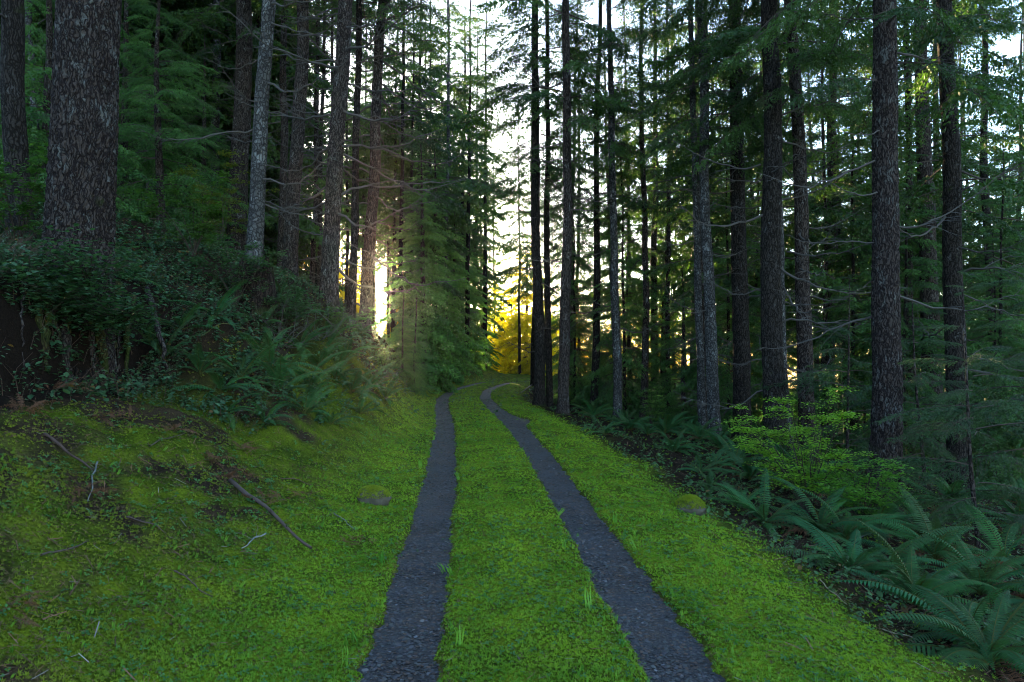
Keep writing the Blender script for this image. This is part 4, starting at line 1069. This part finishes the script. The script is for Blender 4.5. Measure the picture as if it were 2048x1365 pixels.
# mossy stones
def stone(px, py, w, label, seed):
    p = hit(px, py); r = np.random.default_rng(seed)
    na, nz = 40, 22
    A, T = np.meshgrid(np.linspace(0, 2 * np.pi, na, endpoint=False), np.linspace(-.5, 1, nz) * np.pi / 2)
    d = np.stack([np.cos(A) * np.cos(T), np.sin(A) * np.cos(T), np.sin(T)], -1)
    rr = 1 + .28 * fbm(d[..., 0] * 1.6 + seed, d[..., 1] * 1.6, d[..., 2] * 1.6, 3, seed) + .06 * fbm(d[..., 0] * 8, d[..., 1] * 8, d[..., 2] * 8, 2, seed)
    V = (d * rr[..., None] * np.array([w, w * .75, w * .72])).reshape(-1, 3)
    i = np.arange(nz - 1)[:, None] * na; j = np.arange(na)[None]; j2 = (j + 1) % na
    F = np.stack([i + j, i + j2, i + na + j2, i + na + j], -1).reshape(-1, 4)
    m, N, L, P = newmat("stone_surface"); tc = N.new("ShaderNodeTexCoord"); n = N.new("ShaderNodeTexNoise"); n.inputs["Scale"].default_value = 22; n.inputs["Detail"].default_value = 6
    L.new(tc.outputs["Object"], n.inputs["Vector"]); rp = N.new("ShaderNodeValToRGB"); rp.color_ramp.elements[0].color = (.03, .022, .016, 1); rp.color_ramp.elements[1].color = (.09, .075, .05, 1)
    L.new(n.outputs[0], rp.inputs[0]); L.new(rp.outputs[0], P.inputs["Base Color"]); P.inputs["Roughness"].default_value = .9
    bp = N.new("ShaderNodeBump"); bp.inputs["Strength"].default_value = .8; bp.inputs["Distance"].default_value = .01; L.new(n.outputs[0], bp.inputs["Height"]); L.new(bp.outputs[0], P.inputs["Normal"])
    o = link("mossy_stone", mesh("mossy_stone", V, [F], None, [m], smooth=True)); o.location = p + Vector((0, 0, .05)); tag(o, label, "stone")
    n = 3000
    th = r.uniform(0, 6.28, n); ph = .12 + 1.45 * r.random(n) ** .8
    dd = np.stack([np.cos(th) * np.cos(ph), np.sin(th) * np.cos(ph), np.sin(ph)], 1)
    R2 = 1 + .28 * fbm(dd[:, 0] * 1.6 + seed, dd[:, 1] * 1.6, dd[:, 2] * 1.6, 3, seed)
    Pm = dd * R2[:, None] * np.array([w, w * .75, w * .72])
    V, F = inst(TUFT[0], TUFT[1], Pm * 1.01, rotm(r.uniform(0, 6.28, n), r.uniform(-.8, .8, n), r.uniform(-.8, .8, n)), .015 * r.uniform(.6, 1.4, n))
    b = Bag(); b.add(V, F, np.repeat(mix(np.array([.09, .15, .01]), np.array([.27, .31, .015]), r.random(n)), 15, 0))
    link("moss_cap", b.mesh("moss_cap", [M_COVER]), o)
stone(748, 1005, .18, "moss-capped stone on the left verge beside the left wheel track", 3)
stone(1382, 1025, .18, "moss-capped stone on the right verge beside the ferns", 4)

# fallen poles and sticks
def stick(px0, py0, px1, py1, r0, label, colr, name="fallen_stick", seed=0, cat="stick"):
    a_ = hit(px0, py0); b_ = hit(px1, py1); n = 24; q = np.linspace(0, 1, n)
    r = np.random.default_rng(seed)
    X = a_.x * (1 - q) + b_.x * q; Y = a_.y * (1 - q) + b_.y * q
    X = X + .02 * fbm(q * 4, q * 0 + seed, s=seed); Z = np.maximum(zfun(X, Y) + r0 * .9 + .015, a_.z * (1 - q) + b_.z * q + r0)
    Z = np.convolve(np.pad(Z, 3, mode='edge'), np.ones(7) / 7, 'valid')
    c = np.array([X[n // 2], Y[n // 2], Z[n // 2]])
    V, F = tube(np.stack([X, Y, Z], 1) - c, r0 * (1 - .55 * q) * (1 + .08 * r.standard_normal(n)), 8)
    bag = Bag(); bag.add(V, F, np.array(colr) * (1 + .3 * np.repeat(r.standard_normal(len(V) // 8), 8)[:, None] * .5).clip(.4, 1.6))
    for k in range(3):
        i0 = r.integers(4, n - 3); l = r.uniform(.05, .2); a0 = r.uniform(0, 6.28)
        S_ = np.stack([X, Y, Z], 1)[i0] - c; qq = np.linspace(0, 1, 4)[:, None]
        V, F = tube(S_ + qq * np.array([math.cos(a0) * l, math.sin(a0) * l, .06]), r0 * .25 * (1.1 - qq[:, 0]), 4); bag.add(V, F, np.array(colr) * .9)
    o = link(name, bag.mesh(name, [M_TWIG], True)); o.location = c; tag(o, label, cat)
stick(462, 968, 622, 1108, .024, "long brown fallen pole lying down the left bank", (.085, .055, .045), "fallen_pole", 1, "branch")
stick(195, 928, 176, 1012, .009, "pale crooked stick standing out low on the left bank", (.13, .13, .12), seed=2)
stick(530, 1074, 486, 1106, .009, "short whitish stick beside the lower end of the pole", (.16, .16, .15), seed=3)
stick(668, 1030, 712, 1066, .006, "thin pale twig below the left mossy stone", (.13, .13, .12), seed=4)
stick(752, 765, 774, 806, .022, "stout pale branch sliding down the bank above the left track", (.20, .18, .17), seed=5)
stick(90, 872, 190, 950, .014, "dark brown stick on the moss near the left edge", (.06, .035, .028), seed=6)
stick(1640, 1165, 1690, 1215, .005, "thin straw coloured twig at the edge of the right ferns", (.30, .22, .15), seed=7)
stick(1768, 1265, 1850, 1295, .005, "thin tan twig along the lower right fern edge", (.26, .19, .13), seed=8)
stick(600, 620, 700, 700, .012, "grey bare branch sprawled over the left bank ferns", (.12, .11, .10), seed=9)
stick(400, 690, 560, 660, .012, "mossy branch lying across the bank below the broken stump", (.09, .09, .03), seed=10)
stick(1065, 770, 1040, 790, .03, "dark fallen branch butt by the foot of the dark bend trunk", (.04, .03, .028), seed=11)

stick(250, 1040, 330, 1075, .007, "thin brown stick midway between the upright crooked stick and the pole", (.07, .045, .035), seed=12)
stick(300, 900, 372, 872, .010, "mossy brown stick on the bank under the left ferns", (.06, .05, .025), seed=13)
stick(560, 960, 640, 975, .006, "thin reddish twig by the upper part of the pole", (.09, .05, .035), seed=14)
stick(80, 1120, 175, 1090, .008, "dull brown stick lying on moss below the dark brown stick", (.07, .05, .04), seed=15)
stick(840, 1120, 862, 1150, .004, "tiny pale twig lying in the left wheel track", (.15, .12, .09), seed=16)
stick(350, 1150, 420, 1200, .006, "thin brown twig in the clover far below the pole", (.08, .05, .04), seed=17)
stick(1700, 1100, 1790, 1060, .010, "bent grey stick among the right ferns below the sapling", (.10, .09, .08), seed=18)

# ------------------------------------------------------------------ the sun itself, low between the trunks
m, N, L, P = newmat("sun_surface")
e = N.new("ShaderNodeEmission"); e.inputs[0].default_value = (1.0, .85, .5, 1); e.inputs[1].default_value = 60
tb = N.new("ShaderNodeBsdfTransparent"); ads = N.new("ShaderNodeAddShader"); L.new(e.outputs[0], ads.inputs[0]); L.new(tb.outputs[0], ads.inputs[1])
L.new(ads.outputs[0], N["Material Output"].inputs["Surface"])
try: m.cycles.emission_sampling = 'NONE'
except Exception: pass
A, T = np.meshgrid(np.linspace(0, 2 * np.pi, 32, endpoint=False), np.linspace(-1, 1, 17) * np.pi / 2)
V = (np.stack([np.cos(A) * np.cos(T), np.sin(A) * np.cos(T), np.sin(T)], -1) * 11.0).reshape(-1, 3)
i = np.arange(16)[:, None] * 32; j = np.arange(32)[None]; j2 = (j + 1) % 32
F = np.stack([i + j, i + j2, i + 32 + j2, i + 32 + j], -1).reshape(-1, 4)
o = link("sun", mesh("sun", V, [F], None, [m], smooth=True)); o.location = Vector((0, 0, CAM_H)) + SUN_DIR * 1100; tag(o, kind="structure")

# ------------------------------------------------------------------ the forest air
def box(name, lo, hi, mat):
    V = np.array([(x, y, z) for z in (lo[2], hi[2]) for y in (lo[1], hi[1]) for x in (lo[0], hi[0])], float)
    F = np.array([(0, 2, 3, 1), (4, 5, 7, 6), (0, 1, 5, 4), (2, 6, 7, 3), (0, 4, 6, 2), (1, 3, 7, 5)])
    return link(name, mesh(name, V, [F], None, [mat]))
m = bpy.data.materials.new("forest_air"); m.use_nodes = True; N = m.node_tree.nodes; L = m.node_tree.links
for n_ in list(N):
    if n_.type == 'BSDF_PRINCIPLED': N.remove(n_)
vol = N.new("ShaderNodeVolumePrincipled"); vol.inputs["Density"].default_value = .00007; vol.inputs["Color"].default_value = (.95, .95, .95, 1); vol.inputs["Anisotropy"].default_value = .86
L.new(vol.outputs[0], N["Material Output"].inputs["Volume"])
o = box("haze", (-950, -420, float(ZZ.min()) - 1), (950, 1050, 48), m); tag(o, kind="stuff")
